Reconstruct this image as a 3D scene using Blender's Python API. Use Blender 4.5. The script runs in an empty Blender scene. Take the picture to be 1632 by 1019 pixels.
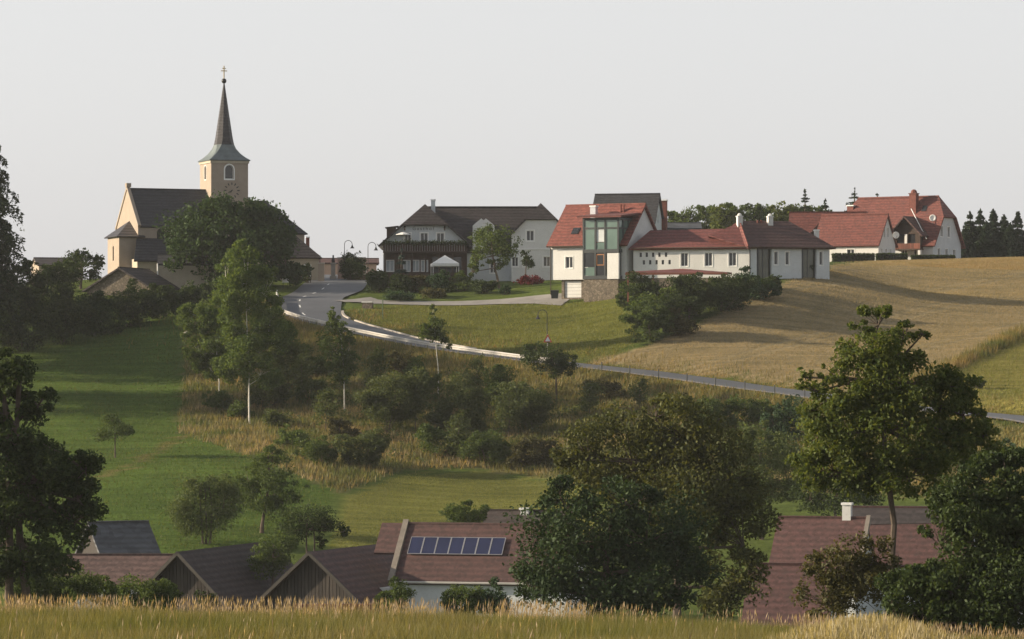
import bpy, math, random
import numpy as np
from mathutils import Vector, Matrix
from mathutils.geometry import tessellate_polygon

# ------------------------------------------------------------------ camera, sky, sun, exposure
scene = bpy.context.scene
COL = scene.collection
F, CX, CY = 6000.0, 816.0, 600.0           # focal length in photo pixels, principal column, eye-level row
W_PX, H_PX = 1632.0, 1019.0
cam_d = bpy.data.cameras.new('camera')
cam = bpy.data.objects.new('camera', cam_d); COL.objects.link(cam)
cam.location = (0, 0, 0)
cam.rotation_euler = (math.radians(90), 0, 0)
cam_d.sensor_width = 36.0
cam_d.lens = F / W_PX * 36.0
cam_d.shift_y = (CY - H_PX / 2) / W_PX
cam_d.clip_start = 1.0
cam_d.clip_end = 9000.0
scene.camera = cam
scene.render.resolution_x, scene.render.resolution_y = 1024, 639

SUN_EL = math.radians(17)
SUN_AZ = math.radians(2.0)                 # degrees behind the picture plane, from the left
sdir = Vector((-math.cos(SUN_AZ) * math.cos(SUN_EL), math.sin(SUN_AZ) * math.cos(SUN_EL), math.sin(SUN_EL)))
world = bpy.data.worlds.new('World'); scene.world = world; world.use_nodes = True
wn = world.node_tree.nodes; wl = world.node_tree.links
bg = wn['Background']
sky = wn.new('ShaderNodeTexSky'); sky.sky_type = 'NISHITA'; sky.sun_disc = False
sky.sun_elevation = SUN_EL
sky.sun_rotation = math.atan2(sdir.x, sdir.y)
sky.air_density = 1.0; sky.dust_density = 4.0; sky.ozone_density = 1.0; sky.altitude = 400
hs = wn.new('ShaderNodeHueSaturation'); hs.inputs['Saturation'].default_value = 0.3; hs.inputs['Value'].default_value = 0.36
wl.new(sky.outputs[0], hs.inputs['Color'])
# summer haze: an even white veil, thickest at the horizon all round and thinning towards the zenith
wtc = wn.new('ShaderNodeTexCoord'); wsp = wn.new('ShaderNodeSeparateXYZ'); wl.new(wtc.outputs['Generated'], wsp.inputs[0])
wr = wn.new('ShaderNodeValToRGB'); wr.color_ramp.interpolation = 'EASE'
wr.color_ramp.elements[0].position = 0.0; wr.color_ramp.elements[0].color = (0.915, 0.905, 0.925, 1)
wr.color_ramp.elements[1].position = 0.42; wr.color_ramp.elements[1].color = (0.27, 0.29, 0.33, 1)
e_ = wr.color_ramp.elements.new(0.11); e_.color = (0.925, 0.918, 0.928, 1)
wl.new(wsp.outputs[2], wr.inputs['Fac'])
wsc = wn.new('ShaderNodeVectorMath'); wsc.operation = 'SCALE'; wsc.inputs['Scale'].default_value = 2.42
wl.new(wr.outputs[0], wsc.inputs[0])
wad = wn.new('ShaderNodeVectorMath'); wad.operation = 'ADD'; wl.new(hs.outputs[0], wad.inputs[0]); wl.new(wsc.outputs[0], wad.inputs[1])
wl.new(wad.outputs[0], bg.inputs['Color'])
bg.inputs['Strength'].default_value = 0.15
sun_d = bpy.data.lights.new('sun', 'SUN'); sun_d.energy = 5.0; sun_d.angle = math.radians(0.6)
sun_d.color = (1.0, 0.83, 0.60)
sun = bpy.data.objects.new('sun', sun_d); COL.objects.link(sun)
sun.rotation_euler = (-sdir).to_track_quat('-Z', 'Y').to_euler()
sun.location = (-60, 350, 80)
vs = scene.view_settings
vs.view_transform = 'Standard'; vs.look = 'None'; vs.exposure = 0.7; vs.gamma = 1.0; vs.use_curve_mapping = False
scene.cycles.max_bounces = 6
scene.cycles.filter_width = 1.5
scene.cycles.transparent_max_bounces = 8

RNG = np.random.default_rng(7)
random.seed(7)

# ------------------------------------------------------------------ node materials
def new_mat(name):
    m = bpy.data.materials.new(name); m.use_nodes = True
    nt = m.node_tree; b = nt.nodes['Principled BSDF']
    return m, nt.nodes, nt.links, b

def noise_col(n, l, c1, c2, scale, detail=4.0, rough=0.6, lo=0.3, hi=0.7, coord='Object', vec=None):
    if vec is None:
        tc = n.new('ShaderNodeTexCoord'); vec = tc.outputs[coord]
    tx = n.new('ShaderNodeTexNoise'); tx.inputs['Scale'].default_value = scale
    tx.inputs['Detail'].default_value = detail; tx.inputs['Roughness'].default_value = rough
    l.new(vec, tx.inputs['Vector'])
    r = n.new('ShaderNodeValToRGB')
    r.color_ramp.elements[0].position = lo; r.color_ramp.elements[1].position = hi
    r.color_ramp.elements[0].color = (*c1, 1); r.color_ramp.elements[1].color = (*c2, 1)
    l.new(tx.outputs['Fac'], r.inputs['Fac'])
    return r.outputs['Color'], tx.outputs['Fac']

def mixc(n, l, a, b, fac, mode='MIX'):
    m = n.new('ShaderNodeMix'); m.data_type = 'RGBA'; m.blend_type = mode
    for s, v in ((6, a), (7, b)):
        if isinstance(v, (tuple, list)): m.inputs[s].default_value = (*v[:3], 1)
        else: l.new(v, m.inputs[s])
    if isinstance(fac, (int, float)): m.inputs[0].default_value = fac
    else: l.new(fac, m.inputs[0])
    return m.outputs[2]

def add_bump(n, l, b, h, dist, strength=0.6):
    bp = n.new('ShaderNodeBump'); bp.inputs['Distance'].default_value = dist; bp.inputs['Strength'].default_value = strength
    l.new(h, bp.inputs['Height']); l.new(bp.outputs[0], b.inputs['Normal'])

def sc(c, f): return tuple(x * f for x in c)

def plaster(name, c, var=0.14, rough=0.9, scale=0.7):
    m, n, l, b = new_mat(name)
    a, fa = noise_col(n, l, sc(c, 1 - var), sc(c, 1 + var * 0.25), scale, 6, 0.65)
    a2, f2 = noise_col(n, l, (1, 1, 1), (0.86, 0.85, 0.82), 6.0, 3, 0.6, 0.5, 0.8)
    l.new(mixc(n, l, a, a2, 1.0, 'MULTIPLY'), b.inputs['Base Color'])
    b.inputs['Roughness'].default_value = rough
    add_bump(n, l, b, f2, 0.02, 0.5)
    return m

def roofmat(name, c1, c2, rough=0.75, tile=0.22, moss=None):
    m, n, l, b = new_mat(name)
    a, fa = noise_col(n, l, c1, c2, 0.55, 7, 0.7, 0.25, 0.75)
    vo = n.new('ShaderNodeTexVoronoi'); vo.inputs['Scale'].default_value = 1.0 / tile
    tc = n.new('ShaderNodeTexCoord'); l.new(tc.outputs['Object'], vo.inputs['Vector'])
    sepc = n.new('ShaderNodeSeparateColor'); l.new(vo.outputs['Color'], sepc.inputs[0])
    mr = n.new('ShaderNodeMapRange'); mr.inputs['To Min'].default_value = 0.68; mr.inputs['To Max'].default_value = 1.22
    l.new(sepc.outputs[0], mr.inputs['Value'])
    cmb = n.new('ShaderNodeCombineColor')
    for i in range(3): l.new(mr.outputs[0], cmb.inputs[i])
    col = mixc(n, l, a, cmb.outputs[0], 1.0, 'MULTIPLY')
    if moss:
        mz, mf = noise_col(n, l, (0, 0, 0), (1, 1, 1), 1.3, 8, 0.75, 0.52, 0.72)
        col = mixc(n, l, col, moss, mz)
    b.inputs['Roughness'].default_value = rough
    wv = n.new('ShaderNodeTexWave'); wv.wave_type = 'BANDS'; wv.bands_direction = 'Z'
    wv.inputs['Scale'].default_value = 0.8; wv.inputs['Distortion'].default_value = 1.0
    l.new(tc.outputs['Object'], wv.inputs['Vector'])
    rw_ = n.new('ShaderNodeMapRange'); rw_.inputs['To Min'].default_value = 0.8; rw_.inputs['To Max'].default_value = 1.12
    l.new(wv.outputs['Fac'], rw_.inputs['Value']); cb2 = n.new('ShaderNodeCombineColor')
    for i in range(3): l.new(rw_.outputs[0], cb2.inputs[i])
    l.new(mixc(n, l, col, cb2.outputs[0], 1.0, 'MULTIPLY'), b.inputs['Base Color'])
    add_bump(n, l, b, wv.outputs['Fac'], 0.05, 0.7)
    return m

def plain(name, c, rough=0.6, metal=0.0, var=0.1, scale=3.0, spec=0.4):
    m, n, l, b = new_mat(name)
    a, fa = noise_col(n, l, sc(c, 1 - var), sc(c, 1 + var), scale, 5, 0.6)
    l.new(a, b.inputs['Base Color'])
    b.inputs['Roughness'].default_value = rough; b.inputs['Metallic'].default_value = metal
    b.inputs['Specular IOR Level'].default_value = spec
    return m

def woodmat(name, c1, c2):
    m, n, l, b = new_mat(name)
    tc = n.new('ShaderNodeTexCoord'); mp = n.new('ShaderNodeMapping')
    mp.inputs['Scale'].default_value = (6, 6, 0.5); l.new(tc.outputs['Object'], mp.inputs['Vector'])
    a, fa = noise_col(n, l, c1, c2, 1.6, 6, 0.65, 0.3, 0.7, vec=mp.outputs[0])
    oi = n.new('ShaderNodeObjectInfo')
    mr = n.new('ShaderNodeMapRange'); mr.inputs['To Min'].default_value = 0.7; mr.inputs['To Max'].default_value = 1.3
    l.new(oi.outputs['Random'], mr.inputs['Value'])
    cmb = n.new('ShaderNodeCombineColor')
    for i in range(3): l.new(mr.outputs[0], cmb.inputs[i])
    l.new(mixc(n, l, a, cmb.outputs[0], 1.0, 'MULTIPLY'), b.inputs['Base Color'])
    b.inputs['Roughness'].default_value = 0.85
    add_bump(n, l, b, fa, 0.01, 0.5)
    return m

def stonemat(name, c1, c2, scale=2.2):
    m, n, l, b = new_mat(name)
    tc = n.new('ShaderNodeTexCoord')
    vo = n.new('ShaderNodeTexVoronoi'); vo.inputs['Scale'].default_value = scale; l.new(tc.outputs['Object'], vo.inputs['Vector'])
    ve = n.new('ShaderNodeTexVoronoi'); ve.feature = 'DISTANCE_TO_EDGE'; ve.inputs['Scale'].default_value = scale; l.new(tc.outputs['Object'], ve.inputs['Vector'])
    sp = n.new('ShaderNodeSeparateColor'); l.new(vo.outputs['Color'], sp.inputs[0])
    col = mixc(n, l, c1, c2, sp.outputs[0])
    r = n.new('ShaderNodeValToRGB'); r.color_ramp.elements[1].position = 0.1
    r.color_ramp.elements[0].color = (0.45, 0.42, 0.38, 1)
    l.new(ve.outputs['Distance'], r.inputs['Fac'])
    l.new(mixc(n, l, col, r.outputs[0], 1.0, 'MULTIPLY'), b.inputs['Base Color'])
    b.inputs['Roughness'].default_value = 0.9
    add_bump(n, l, b, ve.outputs['Distance'], 0.08, 0.7)
    return m

def leafmat(name, c1, c2, trans=0.35, c3=None):
    m = bpy.data.materials.new(name); m.use_nodes = True
    n, l = m.node_tree.nodes, m.node_tree.links
    n.remove(n['Principled BSDF']); out = n['Material Output']
    g = n.new('ShaderNodeNewGeometry')
    r = n.new('ShaderNodeValToRGB'); r.color_ramp.elements[0].color = (*c1, 1); r.color_ramp.elements[1].color = (*c2, 1)
    l.new(g.outputs['Random Per Island'], r.inputs['Fac'])
    col = r.outputs[0]
    a, fa = noise_col(n, l, (0.72, 0.75, 0.72), (1.25, 1.2, 1.15), 0.35, 4, 0.6)
    col = mixc(n, l, col, a, 1.0, 'MULTIPLY')
    if c3:
        z, zf = noise_col(n, l, (0, 0, 0), (1, 1, 1), 0.22, 5, 0.65, 0.42, 0.62)
        r2 = n.new('ShaderNodeValToRGB'); r2.color_ramp.elements[0].color = (*sc(c3, 0.7), 1); r2.color_ramp.elements[1].color = (*sc(c3, 1.25), 1)
        l.new(g.outputs['Random Per Island'], r2.inputs['Fac'])
        col = mixc(n, l, col, r2.outputs[0], z)
    d = n.new('ShaderNodeBsdfDiffuse'); t = n.new('ShaderNodeBsdfTranslucent'); gl = n.new('ShaderNodeBsdfGlossy')
    gl.inputs['Roughness'].default_value = 0.6; gl.inputs['Color'].default_value = (0.8, 0.85, 0.8, 1)
    l.new(col, d.inputs['Color'])
    l.new(mixc(n, l, col, (1.25, 1.15, 0.5), 1.0, 'MULTIPLY'), t.inputs['Color'])
    mx = n.new('ShaderNodeMixShader'); mx.inputs[0].default_value = trans
    l.new(d.outputs[0], mx.inputs[1]); l.new(t.outputs[0], mx.inputs[2])
    m2 = n.new('ShaderNodeMixShader'); m2.inputs[0].default_value = 0.012
    l.new(mx.outputs[0], m2.inputs[1]); l.new(gl.outputs[0], m2.inputs[2])
    l.new(m2.outputs[0], out.inputs['Surface'])
    return m

MAT = dict(
    ochre=plaster('church_ochre_plaster', (0.345, 0.285, 0.228)),
    cream=plaster('cream_plaster', (0.44, 0.385, 0.30)),
    white=plaster('white_plaster', (0.66, 0.66, 0.645), 0.10),
    white_b=plaster('white_plaster_weathered', (0.58, 0.615, 0.635), 0.14),
    pinkw=plaster('pinkish_plaster', (0.50, 0.33, 0.26)),
    trim=plain('white_paint', (0.8, 0.8, 0.78), 0.6, var=0.04),
    slate=roofmat('dark_slate_roof', (0.020, 0.021, 0.026), (0.038, 0.038, 0.044)),
    darkroof=roofmat('dark_brown_tile_roof', (0.026, 0.021, 0.022), (0.050, 0.040, 0.040)),
    copper=plain('weathered_copper', (0.125, 0.15, 0.152), 0.5, 0.0, 0.25, 0.8),
    shingle=roofmat('spire_shingle', (0.028, 0.026, 0.030), (0.045, 0.041, 0.045), 0.5, 0.3),
    red=roofmat('red_tile_roof', (0.165, 0.048, 0.036), (0.205, 0.062, 0.046)),
    redwing=roofmat('dull_red_tile_roof', (0.125, 0.036, 0.032), (0.155, 0.046, 0.04)),
    brownred=roofmat('brown_red_tile_roof', (0.062, 0.031, 0.028), (0.088, 0.042, 0.037)),
    farmred=roofmat('farm_red_tile_roof', (0.130, 0.037, 0.029), (0.17, 0.05, 0.038), moss=(0.085, 0.034, 0.029)),
    oldred=roofmat('old_red_tile_roof', (0.075, 0.036, 0.034), (0.10, 0.047, 0.043), 0.85, 0.2, moss=(0.062, 0.038, 0.035)),
    barnroof=roofmat('old_barn_roof', (0.036, 0.026, 0.024), (0.056, 0.039, 0.035), 0.85, 0.24, moss=(0.045, 0.042, 0.036)),
    greyroof=roofmat('grey_sheet_roof', (0.055, 0.06, 0.066), (0.075, 0.08, 0.088), 0.6, 0.6),
    pinkroof=roofmat('faded_pink_tile_roof', (0.10, 0.062, 0.056), (0.13, 0.08, 0.07), 0.85, 0.24),
    wood=woodmat('dark_weathered_wood', (0.022, 0.018, 0.016), (0.05, 0.04, 0.034)),
    brownwood=woodmat('brown_stained_wood', (0.040, 0.026, 0.019), (0.075, 0.045, 0.031)),
    redwood=woodmat('red_stained_wood', (0.13, 0.045, 0.03), (0.2, 0.07, 0.045)),
    stone=stonemat('rubble_stone', (0.11, 0.092, 0.07), (0.20, 0.165, 0.125), 3.4),
    glass=plain('dark_window_glass', (0.025, 0.028, 0.032), 0.12, 0.0, 0.2, 2.0, 0.6),
    curtain=plain('curtained_window', (0.36, 0.40, 0.42), 0.35, 0.0, 0.15, 2.0, 0.5),
    green_glass=plain('green_tinted_glass', (0.12, 0.185, 0.16), 0.12, 0.0, 0.22, 0.35, 0.7),
    steel=plain('dark_steel', (0.035, 0.042, 0.045), 0.5),
    silver=plain('bright_sheet_metal', (0.62, 0.62, 0.64), 0.35, 0.55),
    galv=plain('galvanised_steel', (0.40, 0.385, 0.36), 0.5, 0.0, 0.12, 1.0),
    brick=plain('red_brick', (0.16, 0.055, 0.042), 0.85, 0.0, 0.3, 4.0),
    canvas=plain('white_canvas', (0.78, 0.78, 0.76), 0.85, 0.0, 0.05),
    solar=plain('solar_cell_blue', (0.018, 0.022, 0.06), 0.14, 0.0, 0.2, 0.6, 0.7),
    solarframe=plain('aluminium_frame', (0.33, 0.33, 0.35), 0.4, 0.3),
    iron=plain('black_iron', (0.02, 0.02, 0.022), 0.5),
    kerb=plain('pale_granite_kerb', (0.42, 0.385, 0.34), 0.85, 0.0, 0.15, 1.5),
    linepaint=plain('road_line_paint', (0.72, 0.72, 0.70), 0.7, 0.0, 0.15, 2.0),
    verge=plain('weathered_mortar_verge', (0.20, 0.175, 0.15), 0.9, 0.0, 0.2, 1.5),
    gold=plain('gilded_metal', (0.45, 0.34, 0.16), 0.35, 0.6),
    flower=leafmat('red_flowers', (0.19, 0.02, 0.035), (0.09, 0.03, 0.025), 0.2),
    bark=plain('grey_brown_bark', (0.085, 0.065, 0.05), 0.95, 0.0, 0.35, 3.0),
    birchbark=plain('pale_birch_bark', (0.60, 0.57, 0.50), 0.85, 0.0, 0.3, 2.5),
    signwhite=plain('sign_white', (0.75, 0.75, 0.74), 0.5),
    signred=plain('sign_red', (0.42, 0.03, 0.02), 0.5),
    letter=plain('sign_letter_grey', (0.10, 0.11, 0.11), 0.7),
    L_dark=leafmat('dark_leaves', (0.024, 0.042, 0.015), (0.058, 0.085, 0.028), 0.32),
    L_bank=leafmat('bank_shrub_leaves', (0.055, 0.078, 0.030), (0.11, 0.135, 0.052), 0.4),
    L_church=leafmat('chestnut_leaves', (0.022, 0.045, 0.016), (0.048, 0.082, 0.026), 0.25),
    L_mid=leafmat('mid_green_leaves', (0.048, 0.080, 0.024), (0.105, 0.145, 0.044), 0.4),
    L_birch=leafmat('birch_leaves', (0.055, 0.095, 0.026), (0.125, 0.175, 0.05), 0.42),
    L_lime=leafmat('bright_leaves', (0.052, 0.082, 0.022), (0.125, 0.150, 0.040), 0.45),
    L_blue=leafmat('bluish_leaves', (0.024, 0.050, 0.026), (0.055, 0.098, 0.046), 0.28),
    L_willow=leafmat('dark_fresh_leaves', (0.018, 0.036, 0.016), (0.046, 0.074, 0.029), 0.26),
    L_brown=leafmat('brownish_green_leaves', (0.042, 0.055, 0.018), (0.105, 0.11, 0.036), 0.36),
    L_copper=leafmat('reddish_green_leaves', (0.045, 0.05, 0.018), (0.11, 0.10, 0.045), 0.33),
    L_pale=leafmat('pale_willow_leaves', (0.055, 0.085, 0.030), (0.12, 0.15, 0.06), 0.4),
    L_needle=leafmat('spruce_needles', (0.014, 0.028, 0.016), (0.032, 0.055, 0.028), 0.12),
    L_larch=leafmat('larch_needles', (0.020, 0.038, 0.018), (0.055, 0.078, 0.032), 0.22),
    L_bluespruce=leafmat('blue_spruce_needles', (0.04, 0.07, 0.065), (0.085, 0.125, 0.115), 0.12),
    G_meadow=leafmat('meadow_blades', (0.085, 0.10, 0.028), (0.165, 0.16, 0.056), 0.45, (0.20, 0.17, 0.08)),
    G_seed=leafmat('dry_seed_stalks', (0.27, 0.20, 0.14), (0.46, 0.35, 0.255), 0.4),
    G_tuft=leafmat('pale_dry_tuft', (0.29, 0.24, 0.145), (0.46, 0.39, 0.26), 0.42),
    G_bank=leafmat('bank_weeds', (0.07, 0.098, 0.030), (0.135, 0.15, 0.052), 0.42, (0.29, 0.22, 0.12)),
    G_wheat=leafmat('wheat_stalks', (0.275, 0.22, 0.135), (0.29, 0.23, 0.14), 0.4),
    G_green=leafmat('short_meadow_grass', (0.06, 0.10, 0.024), (0.105, 0.145, 0.036), 0.42, (0.105, 0.12, 0.036)),
    G_lower=leafmat('mown_meadow_grass', (0.12, 0.14, 0.034), (0.20, 0.20, 0.06), 0.42),
    G_verge=leafmat('verge_dry_grass', (0.16, 0.125, 0.05), (0.33, 0.24, 0.11), 0.4, (0.10, 0.12, 0.035)),
)

# ------------------------------------------------------------------ mesh helpers
def mesh_np(name, V, Fa):
    V = np.asarray(V, dtype=np.float32); Fa = np.asarray(Fa, dtype=np.int32)
    k = Fa.shape[1]; me = bpy.data.meshes.new(name)
    me.vertices.add(len(V)); me.vertices.foreach_set('co', V.ravel())
    me.loops.add(Fa.size); me.loops.foreach_set('vertex_index', Fa.ravel())
    me.polygons.add(len(Fa))
    me.polygons.foreach_set('loop_start', np.arange(0, Fa.size, k, dtype=np.int32))
    me.polygons.foreach_set('loop_total', np.full(len(Fa), k, dtype=np.int32))
    me.update(calc_edges=True)
    return me

def link(name, me, mat=None, parent=None):
    o = bpy.data.objects.new(name, me); COL.objects.link(o)
    if mat is not None: me.materials.append(MAT[mat] if isinstance(mat, str) else mat)
    if parent is not None: o.parent = parent
    return o

def tag(o, label=None, cat=None, group=None, kind=None):
    if label: o['label'] = label
    if cat: o['category'] = cat
    if group: o['group'] = group
    if kind: o['kind'] = kind
    return o

def thing(name, label, cat, loc=(0, 0, 0), yaw=0.0, group=None):
    o = bpy.data.objects.new(name, None); COL.objects.link(o)
    o.location = loc; o.rotation_euler = (0, 0, yaw); o.empty_display_size = 0.5
    return tag(o, label, cat, group)

class M:
    """collects faces for one mesh"""
    def __init__(s): s.v = []; s.f = []
    def poly(s, pts):
        i = len(s.v); s.v += [tuple(p) for p in pts]; s.f.append(list(range(i, i + len(pts)))); return s
    def box(s, x0, x1, y0, y1, z0, z1):
        i = len(s.v)
        s.v += [(x0,y0,z0),(x1,y0,z0),(x1,y1,z0),(x0,y1,z0),(x0,y0,z1),(x1,y0,z1),(x1,y1,z1),(x0,y1,z1)]
        s.f += [[i+a for a in q] for q in ((3,2,1,0),(4,5,6,7),(0,1,5,4),(1,2,6,5),(2,3,7,6),(3,0,4,7))]
        return s
    def slab(s, pts, t):
        """polygon pts (top face, counter-clockwise seen from outside) thickened inwards by t"""
        P_ = [Vector(p) for p in pts]
        n = Vector((0, 0, 0))
        for a in range(len(P_)):
            n += P_[a].cross(P_[(a + 1) % len(P_)])
        n.normalize()
        if n.z < 0: n = -n; P_.reverse()
        lo = [p - n * t for p in P_]
        k = len(P_); i = len(s.v)
        s.v += [tuple(p) for p in P_] + [tuple(p) for p in lo]
        s.f.append(list(range(i, i + k))); s.f.append(list(range(i + 2 * k - 1, i + k - 1, -1)))
        for a in range(k):
            b = (a + 1) % k; s.f.append([i + a, i + k + a, i + k + b, i + b])
        return s
    def tube(s, pts, radii, n=6, cap=True):
        pts = [Vector(p) for p in pts]; i0 = len(s.v); m = len(pts)
        for j, p in enumerate(pts):
            d = (pts[min(j + 1, m - 1)] - pts[max(j - 1, 0)])
            d = d.normalized() if d.length > 1e-6 else Vector((0, 0, 1))
            a = d.cross(Vector((0, 1, 0.03)))
            if a.length < 0.05: a = d.cross(Vector((1, 0, 0)))
            a.normalize(); b = d.cross(a)
            r = radii[j] if isinstance(radii, (list, tuple)) else radii
            for q in range(n):
                t = 2 * math.pi * q / n
                s.v.append(tuple(p + a * (math.cos(t) * r) + b * (math.sin(t) * r)))
        for j in range(m - 1):
            for q in range(n):
                q2 = (q + 1) % n
                s.f.append([i0 + j*n + q, i0 + j*n + q2, i0 + (j+1)*n + q2, i0 + (j+1)*n + q])
        if cap:
            s.f.append([i0 + q for q in range(n)][::-1]); s.f.append([i0 + (m-1)*n + q for q in range(n)])
        return s
    def rings(s, rings):
        """list of rings (equal counts) lofted"""
        n = len(rings[0]); i0 = len(s.v)
        for r in rings: s.v += [tuple(p) for p in r]
        for j in range(len(rings) - 1):
            for q in range(n):
                q2 = (q + 1) % n
                s.f.append([i0 + j*n + q, i0 + j*n + q2, i0 + (j+1)*n + q2, i0 + (j+1)*n + q])
        s.f.append([i0 + q for q in range(n)][::-1]); s.f.append([i0 + (len(rings)-1)*n + q for q in range(n)])
        return s
    def wall(s, o, u, outer, holes=(), depth=0.22):
        """upright wall sheet: points o + a*u + b*Z, outward side u x Z, with openings and their reveals"""
        o = Vector(o); u = Vector(u); z = Vector((0, 0, 1)); nrm = u.cross(z)
        loops = [[Vector((a, b, 0)) for a, b in outer]] + [[Vector((a, b, 0)) for a, b in h] for h in holes]
        flat = [p for L in loops for p in L]; i = len(s.v)
        s.v += [tuple(o + u * p.x + z * p.y) for p in flat]
        for t in tessellate_polygon(loops): s.f.append([i + a for a in t])
        for h in holes:
            j = len(s.v); k = len(h)
            s.v += [tuple(o + u * a + z * b) for a, b in h] + [tuple(o + u * a + z * b - nrm * depth) for a, b in h]
            for a in range(k):
                b = (a + 1) % k; s.f.append([j + a, j + b, j + k + b, j + k + a])
        return s
    def build(s, name, mat, parent=None, smooth=False):
        me = bpy.data.meshes.new(name); me.from_pydata(s.v, [], s.f); me.update()
        if smooth:
            me.polygons.foreach_set('use_smooth', [True] * len(me.polygons))
        return link(name, me, mat, parent)

def rect(a0, a1, b0, b1): return [(a0, b0), (a1, b0), (a1, b1), (a0, b1)]
def arch(a0, a1, b0, b1, n=6):
    r = (a1 - a0) / 2; c = (a0 + a1) / 2
    return [(a0, b0), (a1, b0)] + [(c + r * math.cos(math.pi * i / n), b1 - r + r * math.sin(math.pi * i / n)) for i in range(n + 1)]

def window(parent, o, u, hole, depth=0.22, mull=True, surround=0.0, pane='glass', frame='trim', name='window'):
    """frame (with mullion and optional plaster surround) in a wall opening, glass as its child"""
    o = Vector(o); u = Vector(u); z = Vector((0, 0, 1)); n = u.cross(z)
    def pt(a, b, d): return tuple(o + u * a + z * b + n * d)
    a0 = min(p[0] for p in hole); a1 = max(p[0] for p in hole); b0 = min(p[1] for p in hole); b1 = max(p[1] for p in hole)
    ca, cb = (a0 + a1) / 2, (b0 + b1) / 2
    m = M(); t = 0.07
    def ring(outer, inner, d0, d1):
        k = len(outer); i = len(m.v)
        for L, d in ((outer, d1), (inner, d1), (outer, d0), (inner, d0)):
            m.v.extend(pt(a, b, d) for a, b in L)
        for q in range(k):
            r = (q + 1) % k
            m.f.append([i+q, i+r, i+k+r, i+k+q]); m.f.append([i+k+q, i+k+r, i+3*k+r, i+3*k+q]); m.f.append([i+r, i+q, i+2*k+q, i+2*k+r])
    def shrink(L, e):
        out = []
        for a, b in L:
            fa = (a - ca) / max((a1 - a0) / 2, 1e-3); fb = (b - cb) / max((b1 - b0) / 2, 1e-3)
            out.append((a - fa * e, b - fb * e))
        return out
    ring(shrink(hole, 0.003), shrink(hole, t), -depth + 0.02, -depth + 0.09)
    if surround: ring(shrink(hole, -surround), shrink(hole, 0.0), -0.02, 0.035)
    if mull:
        for (x0, x1, y0, y1) in ((ca - 0.04, ca + 0.04, b0 + t, b1 - t),):
            i = len(m.v)
            m.v.extend([pt(x0, y0, -depth + .085), pt(x1, y0, -depth + .085), pt(x1, y1, -depth + .085), pt(x0, y1, -depth + .085)])
            m.f.append([i, i+1, i+2, i+3])
    w = m.build(name, frame, parent)
    g = M(); g.poly([pt(a, b, -depth + 0.04) for a, b in hole]); g.build('pane', pane, w)
    return w

def gable_roof(m, x0, x1, y0, y1, ze, zr, ov=0.5, og=0.4, t=0.2, hipL=0.0, hipR=0.0):
    """roof ridge along x, eaves at y0/y1 (front/back) at ze; hipL/hipR = 0 gable, 0..1 half hip share (1 = full hip)"""
    yc = (y0 + y1) / 2; h = (y1 - y0) / 2; s = (zr - ze) / h
    ye0, ye1, zz = y0 - ov, y1 + ov, ze - ov * s
    xa, xb = x0 - og, x1 + og
    def end(hip, x, sg):
        zh = zr - hip * (zr - zz)                # level where the hip starts
        inset = hip * (h + ov) * (0.75 if hip < 1 else 1.0)
        xr = x - sg * inset
        yo = (zr - zh) / s
        return zh, xr, yo
    zl, xrl, yol = end(hipL, xa, -1); zh_, xrr, yor = end(hipR, xb, 1)
    front = [(xa, ye0, zz), (xb, ye0, zz)]
    if hipR < 1: front.append((xb, yc - yor, zh_))
    front.append((xrr, yc, zr)); front.append((xrl, yc, zr))
    if hipL < 1 and hipL > 0: front.append((xa, yc - yol, zl))
    if hipR == 0: front = [p for i, p in enumerate(front) if not (i == 3 and abs(p[0] - xb) < 1e-6)]
    back = [(x, 2 * yc - y, z) for x, y, z in front]
    m.slab(front, t); m.slab(back, t)
    if hipL > 0: m.slab([(xa, yc - yol, zl), (xrl, yc, zr), (xa, yc + yol, zl)], t)
    if hipR > 0: m.slab([(xb, yc - yor, zh_), (xrr, yc, zr), (xb, yc + yor, zh_)], t)
    m.box(xrl, xrr, yc - 0.12, yc + 0.12, zr - 0.06, zr + 0.08)
    return m

def body(m, x0, x1, y0, y1, z0, z1, front=(), right=(), left=(), gl=None, gr=None, depth=0.22):
    """four walls with openings; gl / gr = ridge height for a gable on the left / right end (ridge along x)"""
    yc = (y0 + y1) / 2; w = y1 - y0
    m.wall((x0, y0, 0), (1, 0, 0), rect(0, x1 - x0, z0, z1), front, depth)
    m.wall((x1, y1, 0), (-1, 0, 0), rect(0, x1 - x0, z0, z1), ())
    ro = rect(0, w, z0, z1)
    if gr: ro = ro[:2] + [(w, z1)] + gr_pts(w, z1, gr) + [(0, z1)]
    m.wall((x1, y0, 0), (0, 1, 0), ro, right, depth)
    lo = rect(0, w, z0, z1)
    if gl: lo = lo[:2] + [(w, z1)] + gr_pts(w, z1, gl) + [(0, z1)]
    m.wall((x0, y1, 0), (0, -1, 0), lo, left, depth)
    return m
def gr_pts(w, z1, zr):
    if isinstance(zr, tuple):       # (ridge, hip level): clipped gable
        r, h = zr; f = (h - z1) / (r - z1)
        return [(w - w / 2 * f, h), (w / 2 * f, h)]
    return [(w / 2, zr)]

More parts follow.
